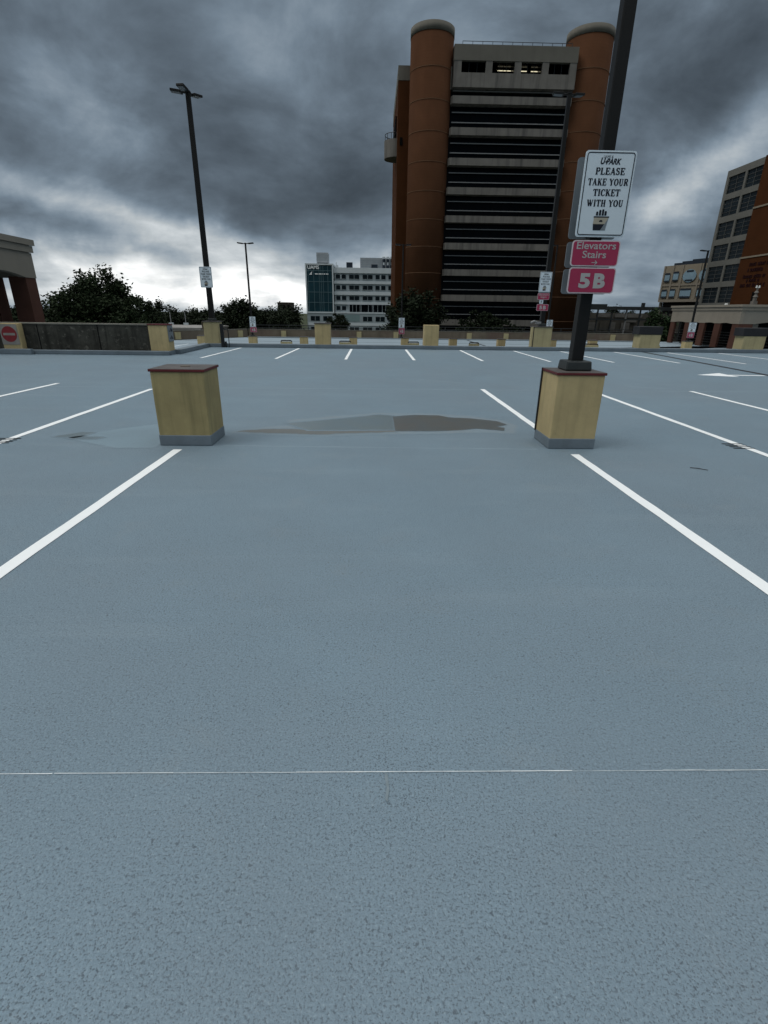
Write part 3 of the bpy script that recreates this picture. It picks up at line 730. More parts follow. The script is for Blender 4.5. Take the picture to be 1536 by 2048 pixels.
def ticket_sign(x0, x1, z0, z1, y, label):
    o, w, h = flat_sign('ticket_sign', x0, x1, z0, z1, y, label, M['sign'], M['sign'], 'ticket reminder signs on the lamp poles')
    k = w / 0.276; hh = h / 0.818
    bd = MB(); ring(bd, w, h, .016 * k, .010 * k, .03 * k, -.0035); bd.build('border', M['ink'], o)
    for body, zz_, ww in (('PLEASE', .597, .325), ('TAKE YOUR', .497, .445), ('TICKET', .398, .300), ('WITH YOU', .298, .405)):
        t = MB(); serif_into(t, body, (.014 if body == 'PLEASE' else .008) * k, zz_ * hh, ww * k, .063 * hh, -.0035)
        t.build('text_line', M['ink'], o)
    l = MB()
    text_into(l, 'UAMS &', -.03 * k, .748 * hh, .105 * k, .026 * hh, -.0035, 0.0, .25)
    text_into(l, 'U', -.082 * k, .690 * hh, .052 * k, .062 * hh, -.0037, 0.04, .2)
    text_into(l, 'PARK', .035 * k, .690 * hh, .165 * k, .056 * hh, -.0036, 0.04, .25)
    l.poly([(-.06 * k, -.0039, .712 * hh), (-.045 * k, -.0039, .728 * hh), (-.03 * k, -.0039, .712 * hh), (-.045 * k, -.0039, .698 * hh)])
    l.build('emblem', M['ink'], o)
    # a hand holding up a ticket
    pc = MB(); cx = -.012 * k; zb = .065 * hh
    def pp(pts, mi, yy): pc.poly([(cx + a * k, yy, zb + b * hh) for a, b in pts], mi)
    for fx, top in ((-.052, .186), (-.020, .202), (.012, .208), (.042, .192)):
        pp([(fx - .012, .145), (fx + .012, .145), (fx + .012, top - .012)] + [(fx + .012 * math.cos(R(a)), top - .012 + .012 * math.sin(R(a))) for a in (45, 90, 135)] + [(fx - .012, top - .012)], 0, -.0036)
    pp([(-.085, .125), (.088, .125), (.088, .138), (-.085, .138)], 0, -.0038)
    pp([(-.083, .062), (-.08, .125), (.082, .125), (.06, .062)], 1, -.0037)
    pp([(-.083, .062), (-.076, 0), (.008, 0), (.045, .062)], 0, -.0039)
    pp([(.010, 0), (.062, 0), (.082, .124), (.05, .068)], 2, -.0041)
    pp([(-.018, .083), (.020, .083), (.020, .092), (.012, .102), (-.010, .102), (-.018, .092)], 0, -.0043)
    pc.build('hand_pictogram', [M['ink'], M['tan'], M['signback']], o)
    return o


def red_sign(name, x0, x1, z0, z1, y, label, lines, face=None, group=None):
    o, w, h = flat_sign(name, x0, x1, z0, z1, y, label, face or M['magenta'], M['signedge'], group, r=.035)
    for body, cx, zf, wf, hf, bold in lines:
        t = MB(); text_into(t, body, cx * w * 2, zf * h, wf * w * 2, hf * h, -.0035, bold); t.build('text_line' if len(body) > 1 else 'character', M['lettergrey'], o)
    if name == 'elevator_sign':
        t = MB(); a = w / .275; t.poly([(-.03 * a, -.0035, .043), (.03 * a, -.0035, .043), (.03 * a, -.0035, .036), (-.03 * a, -.0035, .036)])
        t.poly([(.01 * a, -.0037, .064), (.038 * a, -.0037, .0395), (.01 * a, -.0037, .015), (.006 * a, -.0037, .022), (.024 * a, -.0037, .0395), (.006 * a, -.0037, .057)])
        t.build('arrow', M['lettergrey'], o)
    return o


GR = 'red floor and elevator signs on the lamp poles'
ticket_sign(2.276, 2.829, 2.418, 3.236, 6.350, 'large white ticket reminder sign on the nearest pole, text fully readable')
red_sign('elevator_sign', 2.263, 2.812, 2.119, 2.385, 6.352, 'magenta elevators and stairs sign under the nearest ticket sign',
         [('Elevators', 0, .66, .82, .28, .012), ('Stairs', -.02, .32, .50, .28, .012)], group=GR)
red_sign('level_sign', 2.266, 2.811, 1.833, 2.108, 6.350, 'large magenta level sign with bold grey 5B on the nearest pole',
         [('5', -.15, .2, .24, .58, .05), ('B', .17, .2, .25, .58, .055)], group=GR)
for z0, z1, nm, lb in ((2.43, 3.24, 'sign_back', 'bare grey back of the tall sign behind the nearest ticket sign'), (2.125, 2.40, 'sign_back', 'bare grey back of the sign behind the elevators sign'), (1.835, 2.11, 'sign_back', 'bare grey back of the lowest sign behind the 5B sign')):
    o = empty(nm, (2.575, 6.632, z0), lb, 'sign', 'sign backs on the nearest pole')
    p = MB(); p.prism(rrect(-.277, .277, 0, z1 - z0, .035), 'xz', 0, .012); p.build('panel', M['signback'], o)
for zc in (1.93, 2.03, 2.2, 2.31, 2.55, 3.08):
    for ya, yb in ((-.176, -.080), (.080, .092)):
        br = MB(); br.box(-.10, .10, ya, yb, zc - .95 - .012, zc - .95 + .012); br.build('sign_bracket', M['pole'], gp)
ticket_sign(-7.745, -7.205, 2.53, 3.38, 24.82, 'small white ticket sign on the tall left pole, just below the bright clouds')
ticket_sign(7.56, 8.10, 2.53, 3.38, 24.82, 'small white ticket sign on the pole in front of the brick tower')
red_sign('elevator_sign', 7.55, 8.09, 2.22, 2.50, 24.82, 'small magenta sign directly below the ticket sign in front of the tower', [('Elevators', 0, .62, .82, .28, .012), ('Stairs', 0, .28, .5, .28, .012)], group=GR)
red_sign('level_sign', 7.56, 8.10, 1.75, 2.03, 24.82, 'small magenta 5B sign low on the pole in front of the brick tower', [('5', -.15, .2, .24, .58, .05), ('B', .17, .2, .25, .58, .055)], group=GR)
o, w_, h_ = flat_sign('arrow_plate', 7.66, 7.84, 2.05, 2.21, 24.83, 'little white plate between the two red signs in front of the tower', M['sign'], M['sign'])
t = MB(); text_into(t, 'B', 0, .04, .06, .09, -.0035, .02); t.build('lettering', M['ink'], o)
ticket_sign(-10.70, -10.18, 0.27, 1.11, 46.62, 'tiny white ticket sign on the lower deck pole in front of the woods')
red_sign('level_sign', -10.68, -10.14, -.16, .25, 46.62, 'tiny faded pink sign under the white sign by the woods', [('4', -.15, .2, .24, .55, .05), ('B', .17, .2, .25, .55, .055)], M['magenta2'], GR)
ticket_sign(2.24, 2.76, 0.34, 1.16, 46.62, 'tiny white ticket sign in front of the dark round tree')
red_sign('level_sign', 2.26, 2.78, -.18, .32, 46.62, 'tiny faded pink sign in front of the dark round tree', [('4', -.15, .2, .24, .55, .05), ('B', .17, .2, .25, .55, .055)], M['magenta2'], GR)
ticket_sign(15.24, 15.78, 0.48, 1.15, 46.62, 'tiny white sign peeping out right of the far pole pillar, before the brick cylinder')
ticket_sign(27.95, 28.62, 0.30, 1.08, 46.62, 'tiny white ticket sign in front of the brick columns of the right pavilion')
red_sign('level_sign', 27.97, 28.6, -.20, .28, 46.62, 'tiny faded pink sign in front of the right pavilion columns', [('4', -.15, .2, .24, .55, .05), ('B', .17, .2, .25, .55, .055)], M['magenta2'], GR)

# ------------------------------------------------------------------ stained wall on the left with its yellow end
wl = empty('ramp_wall', (-14, 20.12, 0), 'mildewed dark concrete wall with a yellow end, left side of the deck', 'wall')
B(-26, 5.68, -.22, .22, .10, 1.04).build('wall_panel', M['wall'], wl)
B(-26, 5.66, -.24, .24, 1.04, 1.085).build('coping', M['walltop'], wl)
we = MB(); we.box(5.681, 6.38, -.26, .26, .10, 1.05); we.build('wall_end', M['yellow'], wl, bevel=.012)
B(5.66, 6.40, -.28, .28, 1.05, 1.09).build('end_cap', M['redcap'], wl)
B(5.66, 6.39, -.27, .27, .004, .15).build('base_band', M['kerb'], wl)
for xr in (-10, -6, -2, 1.6, 3.8):
    B(xr, xr + .03, -.228, -.219, .1, 1.04).build('joint', M['soffit'], wl)
# arrows plate on the end of the wall
o = empty('direction_sign', (-7.612, 20.12, .48), 'grey plate with dark arrows on the yellow end of the mildewed wall', 'sign')
p = MB(); p.prism(rrect(-.25, .23, 0, .56, .03), 'yz', 0.0, .014); p.build('panel', M['signback'], o)
p = MB()
for (cy_, cz, s_) in ((-.13, .34, .05), (-.10, .08, .05), (.13, .08, .05)):
    p.poly([(.0155, cy_ - s_, cz), (.0155, cy_ + s_, cz), (.0155, cy_, cz + .1)])
for cz in (.08, .34): p.prism(_arc(.03, cz + .06, .045, .075, 0, 330, 12), 'yz', .0142, .0158)
p.prism(_arc(.13, .39, .05, .06, 0, 330, 12), 'yz', .0142, .0158)
p.build('lettering', M['ink'], o)
# no-entry pillar
ne = empty('no_entry_post', (-13.22, 19.72, 0), 'yellow post with round red no entry sign at the far left', 'post')
B(-.33, .33, -.12, .16, .1, 1.06).build('shaft', M['yellow'], ne, bevel=.01)
B(-.40, .72, -.30, -.13, .002, .19).build('footing', M['kerb'], ne, bevel=.02)
nb = empty('no_entry_sign', (-13.24, 19.585, .33), 'weathered square plate with a red disc and white bar on the left post', 'sign')
p = MB(); p.prism(rrect(-.31, .31, 0, .70, .03), 'xz', 0, .012); p.build('panel', M['signdirty'], nb)
p = MB(); p.prism(_arc(0, .36, .27, .27, 0, 352, 40), 'xz', -.004, .001); p.build('disc', M['signred'], nb)
p = MB(); p.box(-.21, .21, -.007, -.003, .32, .40); p.build('bar', M['signdirty'], nb)

# ------------------------------------------------------------------ lower deck: posts, rails, parapet
post_lab = ['left of the corner pillar', 'under the pole in front of the woods', 'left of the plain capped pillar', 'right of that plain pillar', 'under the pole before the dark round tree',
            'just right of the pillar without a cap', 'in front of the low bush by the tower', 'hidden behind the pole pillar by the tower', 'right of the nearest sign pole', 'behind the charcoal boxed pillar', 'under the pole by the right pavilion']
proto = empty('low_post', (0, 0, 0), 'x', 'concrete post', 'short yellow posts on the lower deck')
B(-.34, .34, -.3, .3, -1.4, -.52).map(lambda x_, y_, z_: (x_, y_, z_ + 1.5)).build('shaft', M['yellow'], proto, bevel=.01)
B(-.36, .36, -.32, .32, -.52, -.475).map(lambda x_, y_, z_: (x_, y_, z_ + 1.5)).build('cap', M['captop'], proto)
B(-.35, .35, -.31, .31, -1.5, -1.36).map(lambda x_, y_, z_: (x_, y_, z_ + 1.5)).build('base_band', M['kerb'], proto)
for k, xx in enumerate((-15.0, -10.55, -6.08, -1.73, 2.82, 7.1, 11.4, 15.95, 19.62, 23.9, 28.2)):
    p = proto if k == 0 else copy_tree(proto)
    p.location = (xx, 46.75, -1.5); p['label'] = 'short yellow lower deck post ' + post_lab[k]
rail_lab = ['right of the post before the woods', 'right of the plain pillar before the white block', 'right of the dark tree pole post', 'right of the pillar without a cap', 'at the foot of the post right of the sign pole', 'right of the charcoal boxed pillar']
for k, (xa, xb) in enumerate(((-8.0, -7.1), (-2.9, -1.95), (3.1, 4.0), (8.5, 9.3), (18.6, 19.9), (24.4, 25.4))):
    o = empty('low_rail', (xa, 46.2, -1.5), 'low bent black pipe rail ' + rail_lab[k], 'rail', 'low pipe rails beside the posts')
    t = MB(); L = xb - xa; t.tube([(0, 0, .12), (0, 0, .66), (.05, 0, .70), (L - .05, 0, .70), (L, 0, .66), (L, 0, .12)], .05, 8); t.build('pipe', M['blackmetal'], o)
    t = MB(); t.box(-.05, L + .05, -.12, .12, .0, .60); t.build('plinth', M['pale'], o)
pw = empty('parapet_wall', (10, 67.05, -1.5), 'long tan parapet with small pilasters along the far edge of the lower deck', 'wall')
B(-25.6, 26.4, -.1, .15, 0, .92).build('wall_panel', M['parapet'], pw)
B(-25.6, 26.4, -.13, .18, .92, .96).build('coping', M['walltop'], pw)
for xx in (-11.2, -6.45, -1.75, 2.9, 7.6, 12.2, 16.9, 21.5, 26.0, 30.6):
    B(xx - 10 - .3, xx - 10 + .3, -.24, -.1, .05, .78).build('pilaster', M['pale'], pw)
gr = empty('guard_rail', (10, 67.1, -.54), 'thin dark two bar guard rail on top of the far parapet', 'guard rail')
t = MB()
for zz_ in (.15, .47): t.box(-25.5, 26.3, -.03, .03, zz_ - .03, zz_ + .03)
t.build('bars', M['rail'], gr)
t = MB()
for k in range(22): t.box(-25.5 + 2.46 * k, -25.44 + 2.46 * k, -.03, .03, 0.0, .44)
t.build('uprights', M['rail'], gr)
sw = empty('side_parapet_wall', (-15.7, 66.6, -1.5), 'tan parapet closing the left side of the lower deck', 'wall')
_dx, _dy = -21.49 + 15.86, 58.1 - 65.95; _l = math.hypot(_dx, _dy); _dx /= _l; _dy /= _l
def _sw(a, b, z): return (a * _dx - b * _dy, a * _dy + b * _dx, z)
t = MB(); t.box(0, 60, -.12, .12, 0, .92); t.map(_sw).build('wall_panel', M['parapet'], sw)
t = MB(); t.box(0, 60, -.15, .15, .92, .97); t.map(_sw).build('coping', M['walltop'], sw)
for a in (0.9, 5.2, 9.6, 14.0, 18.4): t = MB(); t.box(a, a + .7, .12, .26, .05, .8); t.map(_sw).build('pilaster', M['pale'], sw)
nr = empty('neighbouring_roof', (-36, 88, -3), 'pale flat roof edge beyond the left parapet', 'building')
B(-14, 8.3, -2, 14, -3, 1.6).build('wall', M['palebox'], nr)
B(-14.2, 8.5, -2.2, 14.2, 1.6, 1.9).build('roof_edge', M['palebox'], nr)
t = MB()
for k in range(7): t.box(-12 + 3 * k, -10 + 3 * k, -2.06, -1.99, .3, 1.1)
t.build('window', M['grey_panel'], nr)
for k, (xx, lb) in enumerate(((-41.2, 'left of two faint thin posts against the dark woods'), (-38.2, 'right of two faint thin posts against the dark woods'))):
    o = empty('utility_post', (xx, 110, -9), lb, 'post'); t = MB(); t.tube([(0, 0, 0), (0, 0, 10.1)], [.14, .09], 8); t.build('shaft', M['mullion'], o)
    t = MB(); t.box(-.5, .5, -.1, .1, 7.7, 8.1); t.build('fitting', M['white_panel'], o)


# ------------------------------------------------------------------ pavilions
def arch_fascia(mb, a0, a1, z0, z1, plane, d0, d1, spans, rise):
    """fascia strip whose lower edge lifts in a shallow arch over each span"""
    pts = [(a0, z1), (a0, z0)]
    for s0, s1 in spans:
        pts += [(s0 + (s1 - s0) * t / 10, z0 + rise * (1 - (2 * t / 10 - 1) ** 2)) for t in range(11)]
    pts += [(a1, z0), (a1, z1)]
    mb.prism(pts, plane, d0, d1)


# right pavilion: west face runs along Y at x = 37, south face at y = 53.3
pv = empty('rooftop_pavilion', (37, 53.3, -1.5), 'beige pavilion on brick columns at the right edge of the lower deck', 'pavilion', 'beige rooftop pavilions on brick columns')
def pvm(mb): return mb
t = MB(); arch_fascia(t, 0.0, 12.5, 2.43, 3.72, 'yz', 0, .35, [(1.2, 3.0), (3.9, 5.7), (6.7, 8.5), (9.3, 11.6)], .07)
t.build('fascia', M['stucco'], pv)
t = MB(); t.box(-.10, .0, -.1, 12.6, 3.72, 4.02); t.box(.002, 12.0, -.1, -.0, 3.72, 4.02); t.box(-.22, .0, -.22, 12.7, 4.04, 4.26); t.box(.002, 12.0, -.22, 0, 4.04, 4.26); t.box(0.01, 12, .01, 12.5, 3.73, 4.255)
t.build('cornice', M['stucco'], pv)
t = MB(); arch_fascia(t, .36, 12, 2.43, 3.72, 'xz', 0, .35, [(1.6, 9.6)], .3); t.build('fascia', M['stuccod'], pv)  # south fascia takes the darker stucco; its shade is in the colour
for y0, y1 in ((0.02, 1.0), (2.9, 3.9), (5.6, 6.6), (8.5, 9.4), (11.6, 12.48)):
    t = MB(); t.box(.03, .30 if y0 > .5 else 1.5, y0, y1, 0, 2.5); t.build('column', M['redbrick'], pv)
t = MB(); t.box(9.6, 11.9, .03, 1.0, 0, 2.5); t.build('column', M['redbrick'], pv)
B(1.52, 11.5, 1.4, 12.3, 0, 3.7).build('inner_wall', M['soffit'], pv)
t = MB()
for y0, y1 in ((1.02, 2.88), (3.92, 5.58), (6.62, 8.48), (9.42, 11.58)):
    for k in range(6): t.box(.12, .16, y0, y1, .2 + .27 * k, .225 + .27 * k)
for k in range(7): t.box(1.55, 9.55, .45, .5, .3 + .3 * k, .33 + .3 * k)
t.build('railing', M['rail'], pv)
B(1.5, 2.2, .2, 1.0, 0, 2.43).build('jamb', M['walltan'], pv)
# left pavilion: east face runs along Y at x = -17, north end at y = 28.2
pl = empty('rooftop_pavilion', (-17, 28.2, -1.5), 'beige pavilion on tall brick columns at the left edge of the photo', 'pavilion', 'beige rooftop pavilions on brick columns')
t = MB(); arch_fascia(t, -10.5, 0.0, 4.47, 5.60, 'yz', -.35, 0, [(-9.6, -5.8), (-4.6, -.85)], .22); t.build('fascia', M['stuccod'], pl)
t = MB(); t.box(0, .08, -10.6, .08, 5.62, 5.92); t.box(.0, .16, -10.7, .16, 5.94, 6.2); t.box(-8, -.01, -10.4, .0, 5.62, 6.19); t.build('cornice', M['stuccod'], pl)
t = MB(); arch_fascia(t, -8, -.36, 4.47, 5.61, 'xz', -.35, 0, [(-6.3, -1.7)], .2); t.build('fascia', M['stuccod'], pl)
t = MB(); t.box(-.86, -.03, -.84, -.03, 0, 4.5); t.build('column', M['redbrick'], pl)
t = MB(); t.box(-8, -1.66, -.84, -.03, 0, 4.5); t.build('column', M['redbrick'], pl)
t = MB(); t.box(-.86, -.03, -5.75, -4.65, 0, 4.5); t.build('column', M['redbrick'], pl)
t = MB(); t.box(-1.0, -.03, -10.4, -9.65, 0, 4.5); t.build('column', M['redbrick'], pl)
t = MB(); t.box(-8, -7.2, -5.75, -4.65, 0, 4.5); t.build('column', M['redbrick'], pl)

# ------------------------------------------------------------------ the brick tower
tw = empty('brick_tower', (21, 97, -9), 'tall orange brick tower with two round stair cylinders and stacked concrete bands', 'building')
def T(mb): return mb.map(lambda x_, y_, z_: (x_ - 21, y_ - 97, z_ + 9))
for cx, cy, r_, ztop, mt in ((8.93, 97.6, 3.3, 41.4, M['brick']), (33.55, 98.6, 3.5, 41.9, M['brick'])):
    t = MB(); t.cyl(cx, cy, -9, ztop - 1.08, r_, n=64); c = T(t).build('stair_cylinder', mt, tw, smooth=False)
    for p_ in c.data.polygons: p_.use_smooth = len(p_.vertices) == 4
    t = MB(); t.cyl(cx, cy, ztop - 1.08, ztop, r_ + .05, n=64); k_ = T(t).build('cap', M['capconc'], c)
    for p_ in k_.data.polygons: p_.use_smooth = len(p_.vertices) == 4
    t = MB()
    for z in [ztop - 5.35 - 4.02 * j for j in range(10)]: t.cyl(cx, cy, z, z + .09, r_ + .04, n=64)
    T(t).build('joint', M['brickjoint'], c)
t = MB(); t.box(3.95, 12.1, 100.2, 122, -9, 36.2); t.box(12.1, 37.3, 99.4, 122, -9, 36.2); T(t).build('wall', M['brickdark'], tw)
t = MB(); t.box(3.9, 12.15, 100.15, 122, 36.2, 38.1); t.box(12.15, 37.3, 99.3, 122, 36.2, 38.0); T(t).build('parapet', M['capconc'], tw)
t = MB(); t.box(4.35, 4.8, 100.12, 100.2, 27.5, 28.6); T(t).build('vent', M['soffit'], tw)
t = MB()
for k in range(6): t.box(3.70, 3.95, 104 + 2.3 * k, 105.6 + 2.3 * k, 30.2 - .05 * k, 32.6)
T(t).build('wall_sign', M['soffit'], tw)
t = MB(); t.cyl(3.95, 104.2, 26.4, 29.0, 2.1, n=20, a0=R(90), a1=R(270)); bal = T(t).build('balcony', M['concrete'], tw)
t = MB(); t.tube([(3.95 + 2.0 * math.cos(R(a)), 104.2 + 2.0 * math.sin(R(a)), 29.9) for a in range(92, 270, 12)], .05, 6)
for a in range(92, 270, 25): t.tube([(3.95 + 2.0 * math.cos(R(a)), 104.2 + 2.0 * math.sin(R(a)), 29.0), (3.95 + 2.0 * math.cos(R(a)), 104.2 + 2.0 * math.sin(R(a)), 29.9)], .04, 6)
T(t).build('railing', M['rail'], bal)
t = MB(); t.box(12.0, 30.75, 96.4, 99.35, -9, 33.4); T(t).build('glazing', M['glass'], tw)
bands = [32.72 - 4.02 * k for k in range(11)]
for z in bands:
    t = MB(); t.prism([(12.15, 95.0), (30.65, 95.0), (30.65, 96.38), (11.95, 96.38), (11.95, 95.5)], 'xy', z - 1.0, z)
    T(t).build('floor_band', M['concrete'], tw)
    t = MB()
    for q_ in (.80, 2.10): t.box(12.25, 30.6, 95.9, 96.02, z + q_, z + q_ + .12)
    T(t).build('sill_rail', M['mullion'], tw)
t = MB()
for x in [12.3 + 1.52 * k for k in range(13)]: t.box(x, x + .05, 96.33, 96.39, -9, 33.3)
T(t).build('mullions', M['soffit'], tw)
# top storey: projecting concrete frame with four windows
t = MB(); t.box(12.05, 30.85, 94.9, 99.3, 37.0, 38.9); T(t).build('fascia', M['capconc'], tw)
t = MB(); t.box(12.1, 30.8, 94.95, 99.3, 33.75, 35.55)
t.box(12.1, 13.25, 94.95, 99.3, 35.55, 37.0); t.box(29.75, 30.8, 94.95, 99.3, 35.55, 37.0)
for x in (16.95, 21.35, 25.55): t.box(x, x + 1.0, 94.95, 99.3, 35.55, 37.0)
T(t).build('top_storey', M['concrete'], tw)
for k, (x0, x1) in enumerate(((13.25, 16.95), (17.95, 21.35), (22.35, 25.55), (26.55, 29.75))):
    t = MB(); t.box(x0 + .01, x1 - .01, 98.2, 98.3, 35.56, 36.99); t.box(x0 + .004, x0 + .03, 95.5, 98.2, 35.56, 36.99); t.box(x1 - .03, x1 - .004, 95.5, 98.2, 35.56, 36.99)
    t.box(x0 + .03, x1 - .03, 95.5, 98.2, 36.96, 36.99); t.box(x0 + .03, x1 - .03, 95.5, 98.2, 35.555, 35.58); w__ = T(t).build('window', M['glass'], tw)  # near-black lining puts the shade of reveals and room into the colour
    t = MB()
    for j in range(4): xx = x0 + (x1 - x0) * j / 3; t.box(xx - .03, xx + .03, 95.6, 95.66, 35.55, 37.0)
    t.box(x0, x1, 95.6, 95.66, 35.55, 35.6)
    T(t).build('frame', M['roofsteel'], w__)
    if k in (1, 2):
        t = MB()
        segs = ((.38, .62), (.65, .80), (.82, .98)) if k == 1 else ((.02, .45), (.66, .98))
        for a, b in segs: t.box(x0 + (x1 - x0) * a, x0 + (x1 - x0) * b, 97.3, 97.38, 36.66, 36.74)
        T(t).build('lit_tube', M['tube'], w__)
t = MB(); t.box(13.3, 30.0, 95.6, 95.66, 39.5, 39.56)
for k in range(12): x = 13.3 + 1.51 * k; t.box(x, x + .06, 95.6, 95.66, 38.9, 39.52)
T(t).build('roof_railing', M['rail'], tw)
t = MB(); t.box(11.2, 12.0, 96.0, 98, 33.8, 36.6); T(t).build('corner_return', M['capconc'], tw)

# ------------------------------------------------------------------ white office block in the distance
SC = 1.263
ob_ = empty('white_office_block', (0, 240, -9), 'white panelled office block with a teal glass corner, left of the brick tower', 'building')
def O(mb, y0=240.0): return mb.map(lambda x_, y_, z_: (x_ * SC, y_, 1.6 + (z_ - 1.6) * SC + 9))
t = MB(); t.box(-13.3, 14, 0.3, 25, -8, 15.5); O(t).build('wall', M['grey_panel'], ob_)
t = MB(); t.box(-23.1, -13.7, -.6, 20, -8, 16.4); O(t).build('glass_corner_core', M['grey_panel'], ob_)
t = MB(); t.box(-22.7, -14.1, -.75, -.62, 1.5, 16.2); gl = O(t).build('curtain_glazing', M['tealglass'], ob_)
t = MB()
for x in (-22.3, -20.4, -18.55, -17.9, -17.2, -15.6): t.box(x, x + .13, -.85, -.75, 1.5, 16.2)
for z in (14.4, 11.0, 7.7, 4.4): t.box(-22.7, -14.1, -.83, -.76, z, z + .16)
O(t).build('mullions', M['tealmullion'], gl)
t = MB(); t.box(-23.2, -13.6, -1.0, 20, 16.25, 16.7); t.box(-14.05, -13.6, -1.0, -.58, 1.2, 16.25); t.box(-23.2, -22.75, -1.0, -.58, 1.2, 16.25); t.box(-23.2, -13.6, -1.1, -.58, 1.0, 1.5)
O(t).build('frame', M['white_panel'], ob_)
t = MB()
text_into(t, 'UAMS', -20.4, 14.95, 4.0, 1.15, -.9, .03)
for x0, ww in ((-19.9, 1.0), (-18.7, 1.1), (-17.4, .35), (-16.9, .45), (-16.2, .9)): t.box(x0, x0 + ww, -.9, -.88, 13.3, 13.62)
t.poly([(-21.9, -.9, 13.2), (-21.0, -.9, 13.2), (-20.8, -.9, 14.3)])
O(t).build('lettering', M['line'], ob_)
t = MB(); t.box(-22.8, 14, -.9, .25, -8, 1.0); O(t).build('podium_wall', M['grey_panel'], ob_)
t = MB(); t.box(-13.2, -4.7, -.98, -.9, -1.6, .6); O(t).build('podium_panel', M['teal_panel'], ob_)
for z0, z1 in ((13.9, 15.6), (10.55, 11.45), (7.0, 8.1), (3.95, 4.85)):
    t = MB(); t.box(-13.5, 14, -.05, .29, z0, z1); O(t).build('band', M['white_panel'], ob_)
t = MB(); t.box(-22.8, 14, -1.05, -.91, -3.0, -2.1); O(t).build('band', M['white_panel'], ob_)
t = MB(); t.box(-13.5, 14, -1.05, .29, 1.02, 1.5); O(t).build('band', M['white_panel'], ob_)
for z0, z1 in ((12.1, 13.45), (8.7, 10.05), (5.35, 6.65)):
    for k, xc in enumerate((-11.1, -6.55, -1.9, 2.55, 7.0, 11.4)):
        t = MB(); t.box(xc - 1.7, xc + 1.7, .16, .297, z0, z1); w__ = O(t).build('window', M['winglass'], ob_)
        t = MB(); wd = .5 if k in (0, 3) else .12
        t.box(xc - wd / 2, xc + wd / 2, .1, .16, z0, z1); t.box(xc - 1.8, xc + 1.8, .1, .25, z0 - .12, z0)
        O(t).build('frame', M['grey_panel'], w__)
t = MB(); t.box(-12.8, -9.5, .16, .297, 2.1, 3.4); w__ = O(t).build('window', M['winglass'], ob_)
t = MB(); t.box(-11.4, -10.9, .1, .16, 2.1, 3.4); O(t).build('frame', M['grey_panel'], w__)
t = MB(); t.box(-8.4, 14, -.3, .29, 1.52, 3.9); w__ = O(t).build('ribbon_window', M['glass'], ob_)
t = MB(); t.box(-8.6, -8.2, -.4, .28, 1.5, 4.0)
for x in (-7.2, -5.9, -4.6, -4.2, -1.7, -.3, .1, 1.6, 3.2, 4.4, 6): t.box(x, x + .12, -.36, -.3, 1.52, 3.9)
O(t).build('mullions', M['grey_panel'], w__)
for z0, z1 in ((-1.5, .05), (-5.1, -3.5)):
    for xc in (-20.3, -15.9, -11.1, -6.55, -1.9, 2.55, 7.0) if z0 < -3 else (-20.3, -15.9, -1.9, 2.55, 7.0):
        t = MB(); t.box(xc - 1.6, xc + 1.6, -.98, -.902, z0, z1); w__ = O(t).build('window', M['winglass'], ob_)
        t = MB(); t.box(xc - .07, xc + .07, -1.03, -.98, z0, z1); O(t).build('frame', M['grey_panel'], w__)
t = MB(); t.box(-19.5, -15.5, 3, 9, 17.2, 20.3); t.box(-19.3, -15.7, 3.2, 8.8, 16.7, 17.2, mi=1); O(t).build('penthouse', [M['louver'], M['bluedark']], ob_)
t = MB()
for z in (17.9, 18.4, 19.0, 19.6): t.box(-19.52, -15.48, 2.9, 3, z, z + .07)
O(t).build('louvers', M['grey_panel'], ob_)
t = MB(); t.box(-4.5, 14, 4, 18, 15.5, 19.0); O(t).build('roof_screen', M['louver'], ob_)
t = MB()
for z in (16.3, 16.95, 17.6, 18.2): t.box(-4.5, 14, 3.93, 4, z, z + .06)
for x in (-2.2, .1, 2.4, 5.0): t.box(x, x + .05, 3.9, 3.95, 15.5, 19.0)
O(t).build('screen_joints', M['grey_panel'], ob_)
t = MB(); t.box(-9.2, -7.1, 1, 3, 15.5, 17.3); O(t).build('roof_unit', M['bluedark'], ob_)
t = MB(); t.box(-.6, 1.5, 3.5, 3.9, 15.6, 16.9); O(t).build('louver', M['bluedark'], ob_)
for k in range(4):
    x = 3.2 + 1.35 * k
    t = MB(); t.box(x, x + .9, 2.6, 3.5, 15.55, 16.7, mi=1); t.cyl(x + .5, 3.0, 16.7, 17.6, .22, n=10); t.cyl(x + .5, 3.0, 17.6, 18.6, .34, .5, n=10, mi=1); t.box(x - .05, x + 1.0, 2.8, 3.2, 18.6, 19.3)
    O(t).build('exhaust_stack', [M['white_panel'], M['bluedark']], ob_)
t = MB(); t.tube([(-12.8, 1, 15.5), (-12.6, 1, 17.3)], .12, 6); t.tube([(-13.1, 1, 16.2), (-11.9, 1, 15.9)], .12, 6); t.box(-12.5, -12.0, .8, 1.2, 15.5, 16.4); O(t).build('roof_mast', M['white_panel'], ob_)

